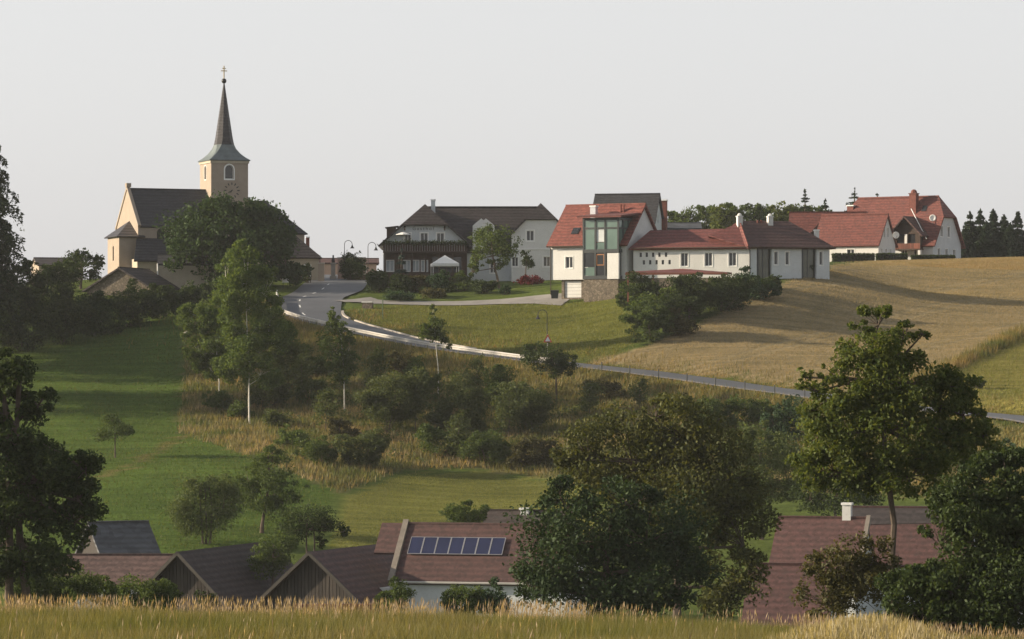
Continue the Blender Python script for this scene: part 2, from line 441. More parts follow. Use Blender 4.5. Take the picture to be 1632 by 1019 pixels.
def chimney(b, x, y, z0, z1, w, mat='trim', cap='flat', d=None):
    d = d or w
    m = M().box(x - w/2, x + w/2, y - d/2, y + d/2, z0, z1)
    o = m.build('chimney', mat, b)
    c = M()
    if cap == 'flat': c.box(x - w*.62, x + w*.62, y - d*.62, y + d*.62, z1 + 0.003, z1 + 0.16)
    else:
        c.box(x - w*.6, x + w*.6, y - d*.6, y + d*.6, z1 + 0.003, z1 + 0.12)
        rr = []
        for t in range(5):
            a = t / 4 * math.pi / 2
            rr.append([(x + math.cos(a) * w * .5 * math.cos(q * math.pi / 4) + 0.001 * q, y + math.cos(a) * d * .5 * math.sin(q * math.pi / 4), z1 + .12 + math.sin(a) * w * .55) for q in range(8)])
        c.rings(rr)
    c.build('chimney_cap', mat if cap != 'flat' else 'trim', o)
    return o

# ------------------------------------------------------------------ terrain
def P(px, py, D): return ((px - CX) / F * D, D, (CY - py) / F * D)
def wx(px, D): return (px - CX) / F * D
CTRL = []
def cp(*rows):
    for px, py, D in rows: CTRL.append(P(px, py, D))
def cw(*rows): CTRL.extend(rows)
# foreground meadow: slopes away from the camera, then drops into the valley
cw((0, 5, -1.8), (-15, 5, -1.8), (15, 5, -1.8), (0, 30, -3.0), (-20, 30, -3.0), (20, 30, -3.0))
cp((0, 1058, 62), (500, 1060, 62), (1000, 1062, 62), (1180, 1056, 62), (1380, 1024, 62), (1560, 1052, 62), (1750, 1075, 62))
cp((-200, 990, 104), (0, 991, 104), (450, 994, 104), (900, 996, 104), (1150, 1006, 104), (1350, 1020, 100), (1632, 1040, 100), (1800, 1050, 100))
for x in (-40, -20, 0, 18, 40):
    cw((x, 150, -12.5), (x, 190, -16.0))
for x in (-90, -55, -25, 0, 25, 55, 90):
    cw((x, 235, -18.2), (x, 285, -18.3))
# foot of the hill
cp((-200, 880, 318), (60, 872, 318), (250, 872, 316), (420, 872, 318), (600, 862, 325), (780, 850, 328), (1000, 840, 328), (1300, 838, 325), (1500, 805, 328), (1700, 800, 328))
# left meadow
cp((-200, 560, 440), (0, 556, 440), (150, 530, 452), (290, 497, 462), (60, 660, 395), (280, 610, 415), (150, 665, 392), (180, 730, 365), (290, 690, 385), (100, 790, 343), (400, 760, 350), (500, 790, 344))
# bank under the road
cp((400, 690, 382), (470, 600, 418), (430, 530, 442), (560, 680, 385), (560, 600, 415), (640, 752, 362), (750, 752, 364), (870, 766, 360), (700, 650, 398), (850, 670, 388), (900, 640, 398), (1000, 690, 378), (1150, 720, 364), (1250, 690, 372), (1450, 720, 358), (1632, 730, 352))
# road
cp((437, 486, 463), (470, 500, 458), (520, 512, 452), (600, 530, 443), (700, 555, 432), (800, 569, 424), (900, 585, 415), (1000, 595, 408), (1100, 608, 400), (1280, 634, 385), (1450, 657, 372), (1632, 680, 359), (1750, 697, 350), (1980, 732, 334))
cp((470, 463, 484), (545, 455, 490), (590, 460, 485), (530, 445, 514), (560, 470, 478))
# village plateau
cp((100, 470, 480), (250, 458, 490), (400, 452, 492), (200, 440, 520), (400, 438, 540), (640, 462, 482), (700, 452, 488), (860, 448, 490), (700, 440, 520), (860, 440, 520), (700, 486, 466), (860, 478, 466), (760, 510, 455), (900, 520, 450), (945, 479, 462), (985, 481, 459), (1000, 462, 461), (1100, 453, 459), (1200, 448, 455), (1250, 442, 459), (1320, 430, 467))
# wheat field and skyline
cp((1000, 563, 424), (1060, 530, 430), (1150, 492, 440), (1240, 456, 449), (1250, 600, 402), (1250, 540, 428), (1400, 520, 440), (1400, 460, 475), (1550, 470, 470), (1335, 426, 484), (1450, 416, 524), (1632, 411, 530), (1800, 410, 530), (1600, 545, 425), (1700, 520, 440), (1632, 620, 390), (1632, 560, 418))
cp((1400, 426, 560), (1600, 426, 565), (1100, 440, 560), (800, 446, 570), (400, 446, 580), (0, 460, 560), (-200, 500, 520), (1400, 446, 620), (800, 455, 640), (200, 460, 640))
CT = np.array(CTRL); CS = 100.0
def _tps_fit(C):
    n = len(C); xy = C[:, :2] / CS
    d2 = ((xy[:, None] - xy[None]) ** 2).sum(-1); K = 0.5 * d2 * np.log(d2 + 1e-12)
    A = np.zeros((n + 3, n + 3)); A[:n, :n] = K + np.eye(n) * 0.0006
    A[:n, n] = 1; A[:n, n+1:] = xy; A[n, :n] = 1; A[n+1:, :n] = xy.T
    b = np.zeros(n + 3); b[:n] = C[:, 2]
    return np.linalg.solve(A, b), xy
TW, TXY = _tps_fit(CT)
ROAD = None
def road_level(X, Y, Z):
    """the roadbed is cut and filled level across; the ground eases into it on both sides"""
    cl, zc, wd = ROAD
    fx, fy, fz = X.ravel(), Y.ravel(), Z.ravel().copy()
    sel = np.nonzero((fy > cl[:, 1].min() - 9) & (fy < cl[:, 1].max() + 9) & (fx > cl[:, 0].min() - 9) & (fx < cl[:, 0].max() + 9))[0]
    for i in range(0, len(sel), 8000):
        s = sel[i:i+8000]
        d2 = (fx[s][:, None] - cl[None, :, 0]) ** 2 + (fy[s][:, None] - cl[None, :, 1]) ** 2
        k = d2.argmin(1); d = np.sqrt(d2[np.arange(len(s)), k]); t = np.clip((d - wd[k] - 0.6) / 4.5, 0, 1); t = t * t * (3 - 2 * t)
        fz[s] = fz[s] * t + zc[k] * (1 - t)
    return fz.reshape(Z.shape)
def gz(X, Y):
    X = np.clip(np.atleast_1d(np.asarray(X, float)), -95, 105); Y0 = np.atleast_1d(np.asarray(Y, float)); Y = np.clip(Y0, 4, 650)
    out = np.empty(X.shape); fx, fy, fo = X.ravel() / CS, Y.ravel() / CS, out.ravel()
    n = len(TXY)
    for i in range(0, len(fx), 20000):
        a, b = fx[i:i+20000], fy[i:i+20000]
        d2 = (a[:, None] - TXY[None, :, 0]) ** 2 + (b[:, None] - TXY[None, :, 1]) ** 2
        fo[i:i+20000] = (0.5 * d2 * np.log(d2 + 1e-12)) @ TW[:n] + TW[n] + TW[n+1] * a + TW[n+2] * b
    out = fo.reshape(X.shape)
    if ROAD is not None: out = road_level(X, Y0, out)
    far = np.clip((Y0 - 640) / 500, 0, 1)
    return out * (1 - far) + far * -12.0
def g1(x, y): return float(gz(np.array([x]), np.array([y]))[0])
def hit(px, py, d0=250.0, d1=620.0, step=0.25):
    """where the sight line of a photo pixel meets the ground"""
    D = np.arange(d0, d1, step)
    zt = gz((px - CX) / F * D, D); zr = (CY - py) / F * D
    k = np.argmax(zt >= zr)
    if not (zt >= zr).any(): k = int(np.argmax(zt - zr))
    return Vector(((px - CX) / F * D[k], D[k], float(zt[k])))
def gnd(px, D): 
    x = wx(px, D); return Vector((x, D, g1(x, D)))

def inpoly(px, py, poly):
    c = np.zeros(px.shape, bool); n = len(poly)
    for i in range(n):
        x0, y0 = poly[i]; x1, y1 = poly[i - 1]
        t = ((y0 > py) != (y1 > py)) & (px < (x1 - x0) * (py - y0) / (y1 - y0 + 1e-9) + x0)
        c ^= t
    return c
R_WHEAT = [(930, 578), (1040, 548), (1110, 518), (1190, 478), (1245, 452), (1330, 424), (1450, 412), (1800, 400), (1800, 470), (1632, 530), (1560, 566), (1480, 600), (1330, 625), (1240, 612), (1100, 596)]
R_STRIPE = [(1480, 600), (1560, 566), (1632, 530), (1800, 470), (1800, 690), (1632, 668), (1470, 648)]
R_LEFT = [(-900, 900), (-900, 440), (290, 490), (296, 600), (286, 690), (330, 700), (420, 740), (500, 770), (540, 790), (440, 890)]
R_LOWER = [(520, 880), (560, 790), (640, 757), (760, 753), (875, 768), (950, 780), (950, 900)]
R_LAWN = [(600, 520), (585, 492), (640, 486), (880, 480), (985, 474), (1005, 500), (1020, 545), (960, 575), (860, 570), (720, 545)]
R_BANK = [(286, 690), (296, 600), (300, 500), (430, 480), (560, 540), (720, 566), (960, 596), (1280, 640), (1800, 705), (1800, 800), (950, 775), (760, 745), (640, 750), (540, 785), (420, 735)]

def resample(pts, n):
    p = np.array([[q[0], q[1]] for q in pts], float)
    s = np.concatenate([[0], np.cumsum(np.hypot(*np.diff(p, axis=0).T))]); t = np.linspace(0, s[-1], n)
    r = np.stack([np.interp(t, s, p[:, 0]), np.interp(t, s, p[:, 1])], 1)
    for _ in range(6):
        r[1:-1] = (r[:-2] + 2 * r[1:-1] + r[2:]) / 4
    return r
# the road: from the village over the crest, round the bend and down to the right
outer_px = [(437, 487), (447, 494), (470, 504), (515, 518), (580, 535), (660, 552), (760, 568), (850, 580), (960, 593), (1100, 611), (1280, 637), (1450, 660), (1632, 684), (1740, 699), (1860, 716), (1980, 734)]
cen = [wx(505, 535), 535.0], [wx(528, 512), 512.0], [wx(540, 498), 498.0], [wx(526, 484), 484.0], [wx(496, 472), 472.0]
low = [hit(x, y + 3.0) for x, y in outer_px[2:]]
CL = resample([*cen] + [(p.x + 1.9, p.y + 1.6) for p in low], 246)
tan = np.gradient(CL, axis=0); tan /= np.linalg.norm(tan, axis=1)[:, None]
nor = np.stack([tan[:, 1], -tan[:, 0]], 1)       # to the right of travel (outer side)
wid = np.interp(np.arange(246), [0, 30, 55, 80, 110, 245], [3.0, 4.0, 4.3, 3.6, 3.1, 3.3])[:, None]
road_A, road_B = CL + nor * wid, CL - nor * wid
_zc = gz(CL[:, 0], CL[:, 1])
for _ in range(8): _zc[1:-1] = (_zc[:-2] + 2 * _zc[1:-1] + _zc[2:]) / 4
ROAD = (CL, _zc, wid[:, 0])
xs = np.unique(np.concatenate([np.linspace(-2500, -125, 14), np.linspace(-120, -85, 12), np.arange(-84, 84.1, 1.1), np.linspace(86, 125, 14), np.linspace(140, 2500, 14)]))
ys = np.unique(np.concatenate([np.linspace(-400, 0, 8), np.linspace(6, 50, 16), np.arange(51, 560, 1.15), np.linspace(562, 680, 40), np.linspace(720, 3200, 22)]))
GX, GY = np.meshgrid(xs, ys); GZ = gz(GX, GY)
GZ[GY < 4] = np.minimum(GZ[GY < 4], -1.8)
_nr = np.nonzero((GY > 340) & (GY < 545) & (np.abs(GX) < 90))
_d2 = (GX[_nr][:, None] - CL[None, :, 0]) ** 2 + (GY[_nr][:, None] - CL[None, :, 1]) ** 2
_in = np.sqrt(_d2.min(1)) < wid[_d2.argmin(1), 0] + .3
GZ[_nr] -= np.where(_in, .16, 0.0)            # the roadbed is dug in under the asphalt
nx, ny = len(xs), len(ys)
idx = np.arange(nx * ny).reshape(ny, nx)
quads = np.stack([idx[:-1, :-1], idx[:-1, 1:], idx[1:, 1:], idx[1:, :-1]], -1).reshape(-1, 4)
me = mesh_np('ground', np.stack([GX, GY, GZ], -1).reshape(-1, 3), quads)
me.polygons.foreach_set('use_smooth', np.ones(len(me.polygons), bool))
vpx = CX + F * GX / np.maximum(GY, 1); vpy = CY - F * GZ / np.maximum(GY, 1)
jx = vpx + RNG.normal(0, 3, vpx.shape); jy = vpy + RNG.normal(0, 2, vpx.shape)
col = np.zeros((ny, nx, 4), np.float32); col[...] = (0.085, 0.115, 0.03, 1)
hill = GY > 250
def paint(poly, c, m=hill): col[inpoly(jx, jy, poly) & m] = (*c, 1)
paint(R_BANK, (0.145, 0.135, 0.06)); paint(R_LEFT, (0.075, 0.12, 0.026)); paint(R_LOWER, (0.15, 0.155, 0.045)); paint([(150, 762), (210, 735), (290, 690), (296, 694), (216, 741), (150, 769)], (0.14, 0.125, 0.05))
paint(R_LAWN, (0.125, 0.135, 0.035)); paint(R_STRIPE, (0.19, 0.17, 0.05)); paint(R_WHEAT, (0.275, 0.22, 0.135))
wf = (GY > 500) & (GX > 50); col[wf & (GY < 552)] = (0.30, 0.19, 0.072, 1)
col[(GY < 250)] = (0.13, 0.13, 0.04, 1); col[(GY > 135) & (GY <= 250)] = (0.07, 0.09, 0.03, 1)
ca = me.color_attributes.new('cover', 'FLOAT_COLOR', 'POINT'); ca.data.foreach_set('color', col.ravel())
gm, n, l, b = new_mat('ground_cover')
at = n.new('ShaderNodeAttribute'); at.attribute_name = 'cover'
a1, f1 = noise_col(n, l, (0.70, 0.72, 0.70), (1.22, 1.2, 1.15), 0.12, 8, 0.65, 0.3, 0.7)
a2, f2 = noise_col(n, l, (0.72, 0.74, 0.7), (1.25, 1.22, 1.2), 2.4, 5, 0.7, 0.3, 0.7)
tcg = n.new('ShaderNodeTexCoord'); mpg = n.new('ShaderNodeMapping'); mpg.inputs['Rotation'].default_value = (0, 0, 0.35); mpg.inputs['Scale'].default_value = (0.06, 0.75, 0.3)
l.new(tcg.outputs['Object'], mpg.inputs['Vector'])
a3, f3 = noise_col(n, l, (0.76, 0.79, 0.75), (1.2, 1.18, 1.12), 1.0, 4, 0.6, 0.35, 0.65, vec=mpg.outputs[0])
c = mixc(n, l, at.outputs['Color'], a1, 1.0, 'MULTIPLY'); c = mixc(n, l, c, a3, 1.0, 'MULTIPLY'); c = mixc(n, l, c, a2, 1.0, 'MULTIPLY')
l.new(c, b.inputs['Base Color']); b.inputs['Roughness'].default_value = 1.0; b.inputs['Specular IOR Level'].default_value = 0.05
add_bump(n, l, b, f2, 0.25, 0.8)
ground = link('ground', me, gm); tag(ground, kind='structure')

# ------------------------------------------------------------------ road, kerbs, drive
am, n, l, b = new_mat('worn_asphalt')
a1, f1 = noise_col(n, l, (0.070, 0.075, 0.085), (0.11, 0.115, 0.126), 0.25, 6, 0.65)
a2, f2 = noise_col(n, l, (0.8, 0.8, 0.8), (1.2, 1.2, 1.2), 9, 4, 0.7)
l.new(mixc(n, l, a1, a2, 1.0, 'MULTIPLY'), b.inputs['Base Color']); b.inputs['Roughness'].default_value = 0.62
add_bump(n, l, b, f2, 0.02, 0.4)
MAT['asphalt'] = am
pm, n, l, b = new_mat('pale_gravel_drive')
a1, f1 = noise_col(n, l, (0.19, 0.18, 0.17), (0.28, 0.265, 0.25), 0.6, 6, 0.65)
l.new(a1, b.inputs['Base Color']); b.inputs['Roughness'].default_value = 0.95
MAT['gravel'] = pm

def drape(pts2, lift): 
    z = gz(pts2[:, 0], pts2[:, 1]); return np.column_stack([pts2, z + lift])
def strip(name, A, B, lift, mat, cross=8, parent=None):
    rows = []
    for t in np.linspace(0, 1, cross + 1): rows.append(drape(A * (1 - t) + B * t, lift))
    V = np.concatenate(rows); n = len(A)
    q = []
    for c_ in range(cross):
        i = np.arange(n - 1) + c_ * n; q.append(np.stack([i, i + 1, i + 1 + n, i + n], 1))
    return link(name, mesh_np(name, V, np.concatenate(q)), mat, parent)
road = strip('road', road_A, road_B, 0.07, 'asphalt'); tag(road, kind='structure')
sh_i = np.arange(112, 246)
shoulder = strip('shoulder', CL[sh_i] + nor[sh_i] * (wid[sh_i] - .5), CL[sh_i] + nor[sh_i] * (wid[sh_i] + .55), 0.085, 'gravel', 2); tag(shoulder, kind='structure')
# dashed centre line
k = 46
dash_off = np.interp(np.arange(246), [0, 40, 60, 75, 95, 245], [0.6, 0.6, 1.2, 1.5, 0.5, 0.2])
while k < 108:
    seg = np.arange(k, k + 3)
    c_ = CL[seg] + nor[seg] * dash_off[seg][:, None]
    strip('dash', c_ - nor[seg] * 0.09, c_ + nor[seg] * 0.09, 0.078, 'linepaint', 1, road)
    k += 6
def railpath(i0, i1, off, step=1): 
    p = drape(CL[i0:i1] + nor[i0:i1] * (wid[i0:i1] + off), 0.0)
    return p[::step]
# inner kerb: two runs of pale stones
for i0, i1, lab in ((81, 88, 'short run of pale kerbstones at the inside of the road bend'), (89, 118, 'long run of pale kerbstones along the inner road edge')):
    seg = np.arange(i0, i1)
    root = thing('kerb', lab, 'kerb', tuple(drape(CL[i0:i0+1] - nor[i0:i0+1] * (wid[i0:i0+1] + .2), 0)[0]), 0, 'kerbs along the road')
    org = Vector(root.location)
    for a in range(i0, i1 - 1):
        A = drape(np.stack([CL[a] - nor[a] * (wid[a] + .05), CL[a + 1] - nor[a + 1] * (wid[a + 1] + .05)]), 0)
        B = drape(np.stack([CL[a] - nor[a] * (wid[a] + .35), CL[a + 1] - nor[a + 1] * (wid[a + 1] + .35)]), 0)
        e = (A[1] - A[0]) * 0.02
        q = [Vector(A[0] + e) - org, Vector(A[1] - e) - org, Vector(B[1] - e) - org, Vector(B[0] + e) - org]
        m = M(); m.rings([[p + Vector((0, 0, -.1)) for p in q], [p + Vector((0, 0, 0.2)) for p in q]])
        m.build('kerbstone', 'kerb', root)
# guard rail on the outer side: beam on posts
def guard_rail(i0, i1, label):
    pth = [Vector(p) for p in railpath(i0, i1, 0.35)]
    root = thing('guard_rail', label, 'guard rail', tuple(pth[0]), 0, 'guard rails on the outer road edge'); org = pth[0]
    prof = [(0.0, 0.36), (0.05, 0.44), (0.0, 0.54), (0.05, 0.66), (0.0, 0.78), (-0.05, 0.78), (-0.03, 0.54), (-0.05, 0.36)]
    rings = []
    for j, p in enumerate(pth):
        nn = Vector((nor[i0 + j][0], nor[i0 + j][1], 0))
        rings.append([p - org + nn * a + Vector((0, 0, z_)) for a, z_ in prof])
    M().rings(rings).build('beam', 'galv', root)
    for j in range(0, len(pth), 2):
        p = pth[j] - org; nn = Vector((nor[i0 + j][0], nor[i0 + j][1], 0)) * -0.12; q = p + nn
        M().box(q.x - .06, q.x + .06, q.y - .06, q.y + .06, q.z - .3, q.z + .72).build('post', 'galv', root)
guard_rail(69, 73, 'short first piece of pale guard rail at the outer road bend')
guard_rail(74, 139, 'long pale guard rail curving down the outer edge of the road')
# small marker posts along the lower road
for j, i in enumerate(range(142, 186, 5)):
    p = Vector(railpath(i, i + 1, 0.5)[0])
    o = M().tube([(0, 0, -.2), (0, 0, .75)], 0.06, 6).tube([(0, 0, .75), (0, 0, .95)], [0.065, 0.05], 6).build('marker_post', 'steel')
    o.location = p; tag(o, ['marker post where the guard rail ends at the lower road', 'second marker post after the guard rail on the lower road', 'third marker post after the guard rail on the lower road', 'fourth marker post after the guard rail on the lower road', 'middle one of the marker posts on the lower road', 'fourth marker post left of the tall foreground tree', 'third marker post left of the tall foreground tree', 'second marker post left of the tall foreground tree', 'marker post on the lower road nearest the tall foreground tree'][j], 'post', 'marker posts along the lower road')
# gravel drive to the garage
dr = [hit(*q) for q in ((560, 478), (585, 481), (640, 484), (720, 485), (800, 482), (860, 478), (910, 477))]
DL = resample([(p.x, p.y) for p in dr], 60)
dt = np.gradient(DL, axis=0); dt /= np.linalg.norm(dt, axis=1)[:, None]; dn = np.stack([dt[:, 1], -dt[:, 0]], 1)
dw = np.interp(np.arange(60), [0, 10, 40, 59], [3.5, 1.6, 1.6, 3.0])[:, None]
drive = strip('driveway', DL + dn * dw, DL - dn * dw, 0.085, 'gravel', 5); tag(drive, kind='structure')

# ------------------------------------------------------------------ church
def rot(x, y, a): return x * math.cos(a) - y * math.sin(a), x * math.sin(a) + y * math.cos(a)
X_, Y_, NX, NY = (1, 0, 0), (0, 1, 0), (-1, 0, 0), (0, -1, 0)
k0 = F / 500.0; ych = math.radians(21.4)
church = thing('church', 'ochre village church with tall pointed spire and dark slate roof on the hilltop', 'church', P(220, 450, 500), ych)
m = M()
nv_front = [arch(2.6, 3.7, 5.6, 7.2)]
body(m, 0, 10.93, 0, 10.6, -2, 7.75, front=nv_front, gl=12.75)
nave = m.build('nave', 'ochre', church)
window(nave, (0, 0, 0), X_, nv_front[0], mull=False, frame='wood')
r = M(); gable_roof(r, 0.25, 10.9, 0, 10.6, 7.75, 12.7, 0.35, 0.0, 0.22); r.build('nave_roof', 'slate', church)
# raised gable coping and finial
g = M()
g.slab([(-.12, -.45, 7.55), (0.32, -.45, 7.55), (0.32, 5.3, 13.05), (-.12, 5.3, 13.05)], 0.3)
g.slab([(-.12, 11.05, 7.55), (0.32, 11.05, 7.55), (0.32, 5.3, 13.05), (-.12, 5.3, 13.05)], 0.3)
g.box(-.2, .45, 4.95, 5.65, 12.85, 13.4)
g.build('gable_coping', 'ochre', church)
# west annex with hipped lean-to roof
aw = [arch(2.5, 3.1, 2.9, 4.9)]
m = M(); body(m, -2.6, -0.01, 0, 5.7, -2, 6.2, left=aw); an = m.build('annex', 'ochre', church)
window(an, (-2.6, 5.7, 0), NY, aw[0], mull=False, frame='wood')
r = M(); ax = (-.02, 4.2, 8.3)
r.slab([(-3.0, -.4, 6.05), (0.9, -.4, 6.05), ax], .14); r.slab([(-3.0, 6.1, 6.05), (-3.0, -.4, 6.05), ax], .14); r.slab([(-.02, 6.1, 6.05), (-3.0, 6.1, 6.05), ax], .14)
r.build('annex_roof', 'shingle', church)
# side aisle
m = M(); body(m, -1.0, 7.5, -3.2, -0.01, -2, 3.0); ai = m.build('aisle', 'cream', church)
r = M(); r.slab([(-1.6, -3.7, 2.75), (7.9, -3.7, 2.75), (7.6, -.02, 5.85), (-0.2, -.02, 5.85)], .2); r.build('aisle_roof', 'slate', church)
M().box(3.1, 3.32, -3.9, -3.5, -2, 2.6).build('buttress', 'ochre', church)
# tower
tx0, ty0, tw, tz = 10.93, 2.7, 5.2, 16.55
tf = [arch(1.95, 3.15, 14.1, 16.0)]; tl = [arch(2.1, 2.9, 14.1, 16.0)]
m = M(); body(m, tx0, tx0 + tw, ty0, ty0 + tw, -1, tz, front=tf, left=tl, right=tl, depth=0.4)
tower = m.build('tower', 'ochre', church)
window(tower, (tx0, ty0, 0), X_, tf[0], 0.4, False, 0.16, frame='trim'); window(tower, (tx0, ty0 + tw, 0), NY, tl[0], 0.4, False, 0.1, frame='trim')
window(tower, (tx0 + tw, ty0, 0), Y_, tl[0], 0.4, False, 0.1, frame='trim')
M().box(tx0 - .12, tx0 + tw + .12, ty0 - .12, ty0 + tw + .12, tz - .32, tz - .003).build('cornice', 'cream', tower)
# clock: twelve numeral bars and two hands on the plaster
cx_, cz_, cr = tx0 + 2.9, 12.55, 0.92
ck = thing('clock', None, None); ck.parent = church
for i in range(12):
    a = i * math.pi / 6; rr = cr
    px_, pz_ = cx_ + math.sin(a) * rr, cz_ + math.cos(a) * rr
    u = Vector((math.sin(a), 0, math.cos(a))); v = Vector((math.cos(a), 0, -math.sin(a)))
    q = [Vector((px_, ty0 - .02, pz_)) + u * s1 * .16 + v * s2 * .06 for s1, s2 in ((-1, -1), (-1, 1), (1, 1), (1, -1))]
    M().rings([[p + Vector((0, .03, 0)) for p in q], [p + Vector((0, -.03, 0)) for p in q]]).build('numeral', 'iron', ck)
for a, L in ((math.radians(240), .62), (math.radians(215), .42)):
    u = Vector((math.sin(a), 0, math.cos(a))); v = Vector((math.cos(a), 0, -math.sin(a))); c0 = Vector((cx_, ty0 - .05, cz_))
    q = [c0 - u * .12 + v * .05, c0 - u * .12 - v * .05, c0 + u * L - v * .02, c0 + u * L + v * .02]
    M().rings([[p + Vector((0, .03, 0)) for p in q], [p + Vector((0, -.02, 0)) for p in q]]).build('clock_hand', 'iron', ck)
# spire: flared copper skirt passing into an eight-sided shingled needle
tcx, tcy = tx0 + tw / 2, ty0 + tw / 2
def ring8(h, z, sq):
    out = []
    for q in range(8):
        a = math.pi / 8 + q * math.pi / 4
        ox, oy = math.cos(a) * h * 1.08, math.sin(a) * h * 1.08
        cq = [(1, .41), (.41, 1), (-.41, 1), (-1, .41), (-1, -.41), (-.41, -1), (.41, -1), (1, -.41)][q]
        c4 = [(1, 1), (1, 1), (-1, 1), (-1, 1), (-1, -1), (-1, -1), (1, -1), (1, -1)][q]
        sx, sy = (c4[0] * .97 + cq[0] * .03) * h, (c4[1] * .97 + cq[1] * .03) * h
        out.append((tcx + ox * (1 - sq) + sx * sq, tcy + oy * (1 - sq) + sy * sq, z))
    return out
sk = M().rings([ring8(2.82, tz, 1), ring8(2.88, tz + .12, 1), ring8(2.3, tz + .55, .96), ring8(1.78, tz + 1.1, .85), ring8(1.38, tz + 1.75, .6), ring8(1.22, tz + 2.3, .3)])
sk.build('spire_skirt', 'copper', church)
sp = M().rings([ring8(1.24, tz + 2.2, .3), ring8(1.08, tz + 3.2, .1), ring8(.62, tz + 6.6, 0), ring8(.07, tz + 10.7, 0)]); sp_o = sp.build('spire', 'shingle', church)
zt_ = tz + 10.7
bl = M().rings([[(tcx + math.cos(q * math.pi / 4) * .36 * math.sin(t * math.pi / 6), tcy + math.sin(q * math.pi / 4) * .36 * math.sin(t * math.pi / 6), zt_ + .25 - .36 * math.cos(t * math.pi / 6)) for q in range(8)] for t in range(1, 6)])
bl.build('ball', 'iron', sp_o, True)
cr_ = M().box(tcx - .06, tcx + .06, tcy - .06, tcy + .06, zt_ + .5, zt_ + 2.3).box(tcx - .42, tcx + .42, tcy - .05, tcy + .05, zt_ + 1.55, zt_ + 1.67).box(tcx - .26, tcx + .26, tcy - .05, tcy + .05, zt_ + 1.9, zt_ + 2.0)
cr_.build('cross', 'gold', sp_o)
# choir behind the tower, lower, with hipped end
m = M(); body(m, tx0 + tw + .01, tx0 + tw + 7.5, 1.2, 9.4, -2, 7.2); m.build('choir', 'ochre', church)
r = M(); gable_roof(r, tx0 + tw - .2, tx0 + tw + 7.5, 1.2, 9.4, 7.2, 11.3, .4, .35, .2, 0, 1.0); r.build('choir_roof', 'slate', church)

# ------------------------------------------------------------------ buildings round the church
def simple_house(name, label, cat, px, py, D, yaw, L, Wd, ze, zr, wall, roof, hipL=0, hipR=0, front=(), right=(), left=(), ov=.5, og=.4, sur=0.0, mull=True, pane='glass', group=None, z0=-2.5):
    h_ = thing(name, label, cat, P(px, py, D), math.radians(yaw), group)
    m = M(); 
    gl = None if hipL >= 1 else ((zr, zr - hipL * (zr - ze)) if hipL else zr)
    gr = None if hipR >= 1 else ((zr, zr - hipR * (zr - ze)) if hipR else zr)
    body(m, 0, L, 0, Wd, z0, ze, front=front, right=right, left=left, gl=gl, gr=gr)
    w = m.build('wall', wall, h_)
    for hh in front: window(w, (0, 0, 0), X_, hh, mull=mull, surround=sur, pane=pane)
    for hh in right: window(w, (L, 0, 0), Y_, hh, mull=mull, surround=sur, pane=pane)
    for hh in left: window(w, (0, Wd, 0), NY, hh, mull=mull, surround=sur, pane=pane)
    r = M(); gable_roof(r, 0, L, 0, Wd, ze, zr, ov, og, .2, hipL, hipR); r.build('roof', roof, h_)
    return h_
pars = simple_house('parsonage', 'cream house with steep dark hipped roof right of the dark church tree', 'house', 410, 450, 500, 8, 8.2, 8, 3.75, 7.5, 'cream', 'darkroof', 1, 1,
    front=[rect(6.3, 7.1, .9, 2.3), rect(3.8, 4.6, .9, 2.3)], sur=.1)
chimney(pars, 6.9, 2.2, 4.6, 6.0, .45, 'brick', 'flat')
M().tube([(8.35, -.15, -1), (8.35, -.15, 3.6)], .06, 6).build('downpipe', 'iron', pars)
low_house = simple_house('low_house', 'low dark-roofed house half hidden in bushes left below the church', 'house', 128, 462, 478, 90 - 18, 9.0, 9.0, .9, 3.5, 'stone', 'darkroof', ov=.6)
low_house.location = P(243, 470, 476); 
annex2 = simple_house('churchyard_house', 'small cream building with pale downpipe below the church aisle', 'house', 252, 456, 486, 4, 6.5, 5, 2.9, 4.2, 'cream', 'slate', .0, 0, ov=.15, og=.1)
M().tube([(-.05, -.12, -.4), (-.05, -.12, 2.9)], .09, 6).build('downpipe', 'trim', annex2)
simple_house('ochre_cottage', 'low ochre cottage with flat dark roof at far left behind the trees', 'cottage', 62, 448, 520, 16, 6.2, 7, 2.3, 3.3, 'ochre', 'darkroof', .0, 0, ov=.2, og=.2)
bh = simple_house('pink_house', 'small pinkish house at the far end of the village road', 'house', 509, 440, 560, 3, 8.5, 6, 2.0, 2.7, 'pinkw', 'oldred', 0, 0, ov=.2, front=[rect(6.4, 7.0, .5, 1.6)])
# garden wall with pillar figure beside the road
gw = thing('garden_wall', 'brown plastered garden wall with shrubs beside the village road', 'wall', P(538, 446, 512), math.radians(-4))
M().box(0, 3.8, 0, .35, -1, 2.9).build('wall_panel', 'pinkw', gw); M().box(-.05, 3.85, -.06, .41, 2.9, 3.05).build('coping', 'kerb', gw)
gw2 = thing('garden_wall', 'low rubble wall in front of the shrubs right of the village road', 'wall', P(553, 447, 503), math.radians(-8))
M().box(0, 3.0, 0, .4, -1, .75).build('wall_panel', 'stone', gw2); M().box(-.05, 3.05, -.06, .46, .75, .87).build('coping', 'kerb', gw2)
pil = thing('wayside_pillar', 'pale stone wayside pillar with dark figure on top by the road', 'pillar', P(531, 446, 510))
M().box(-.45, .45, -.45, .45, -.5, .5).box(-.28, .28, -.28, .28, .5, 2.1).box(-.4, .4, -.4, .4, 2.1, 2.3).build('shaft', 'kerb', pil)
M().rings([[(math.cos(q * math.pi / 3) * r_, math.sin(q * math.pi / 3) * r_, z_) for q in range(6)] for r_, z_ in ((.2, 2.3), (.24, 2.6), (.16, 2.95), (.08, 3.05), (.13, 3.2), (.05, 3.35))]).build('figure', 'iron', pil)
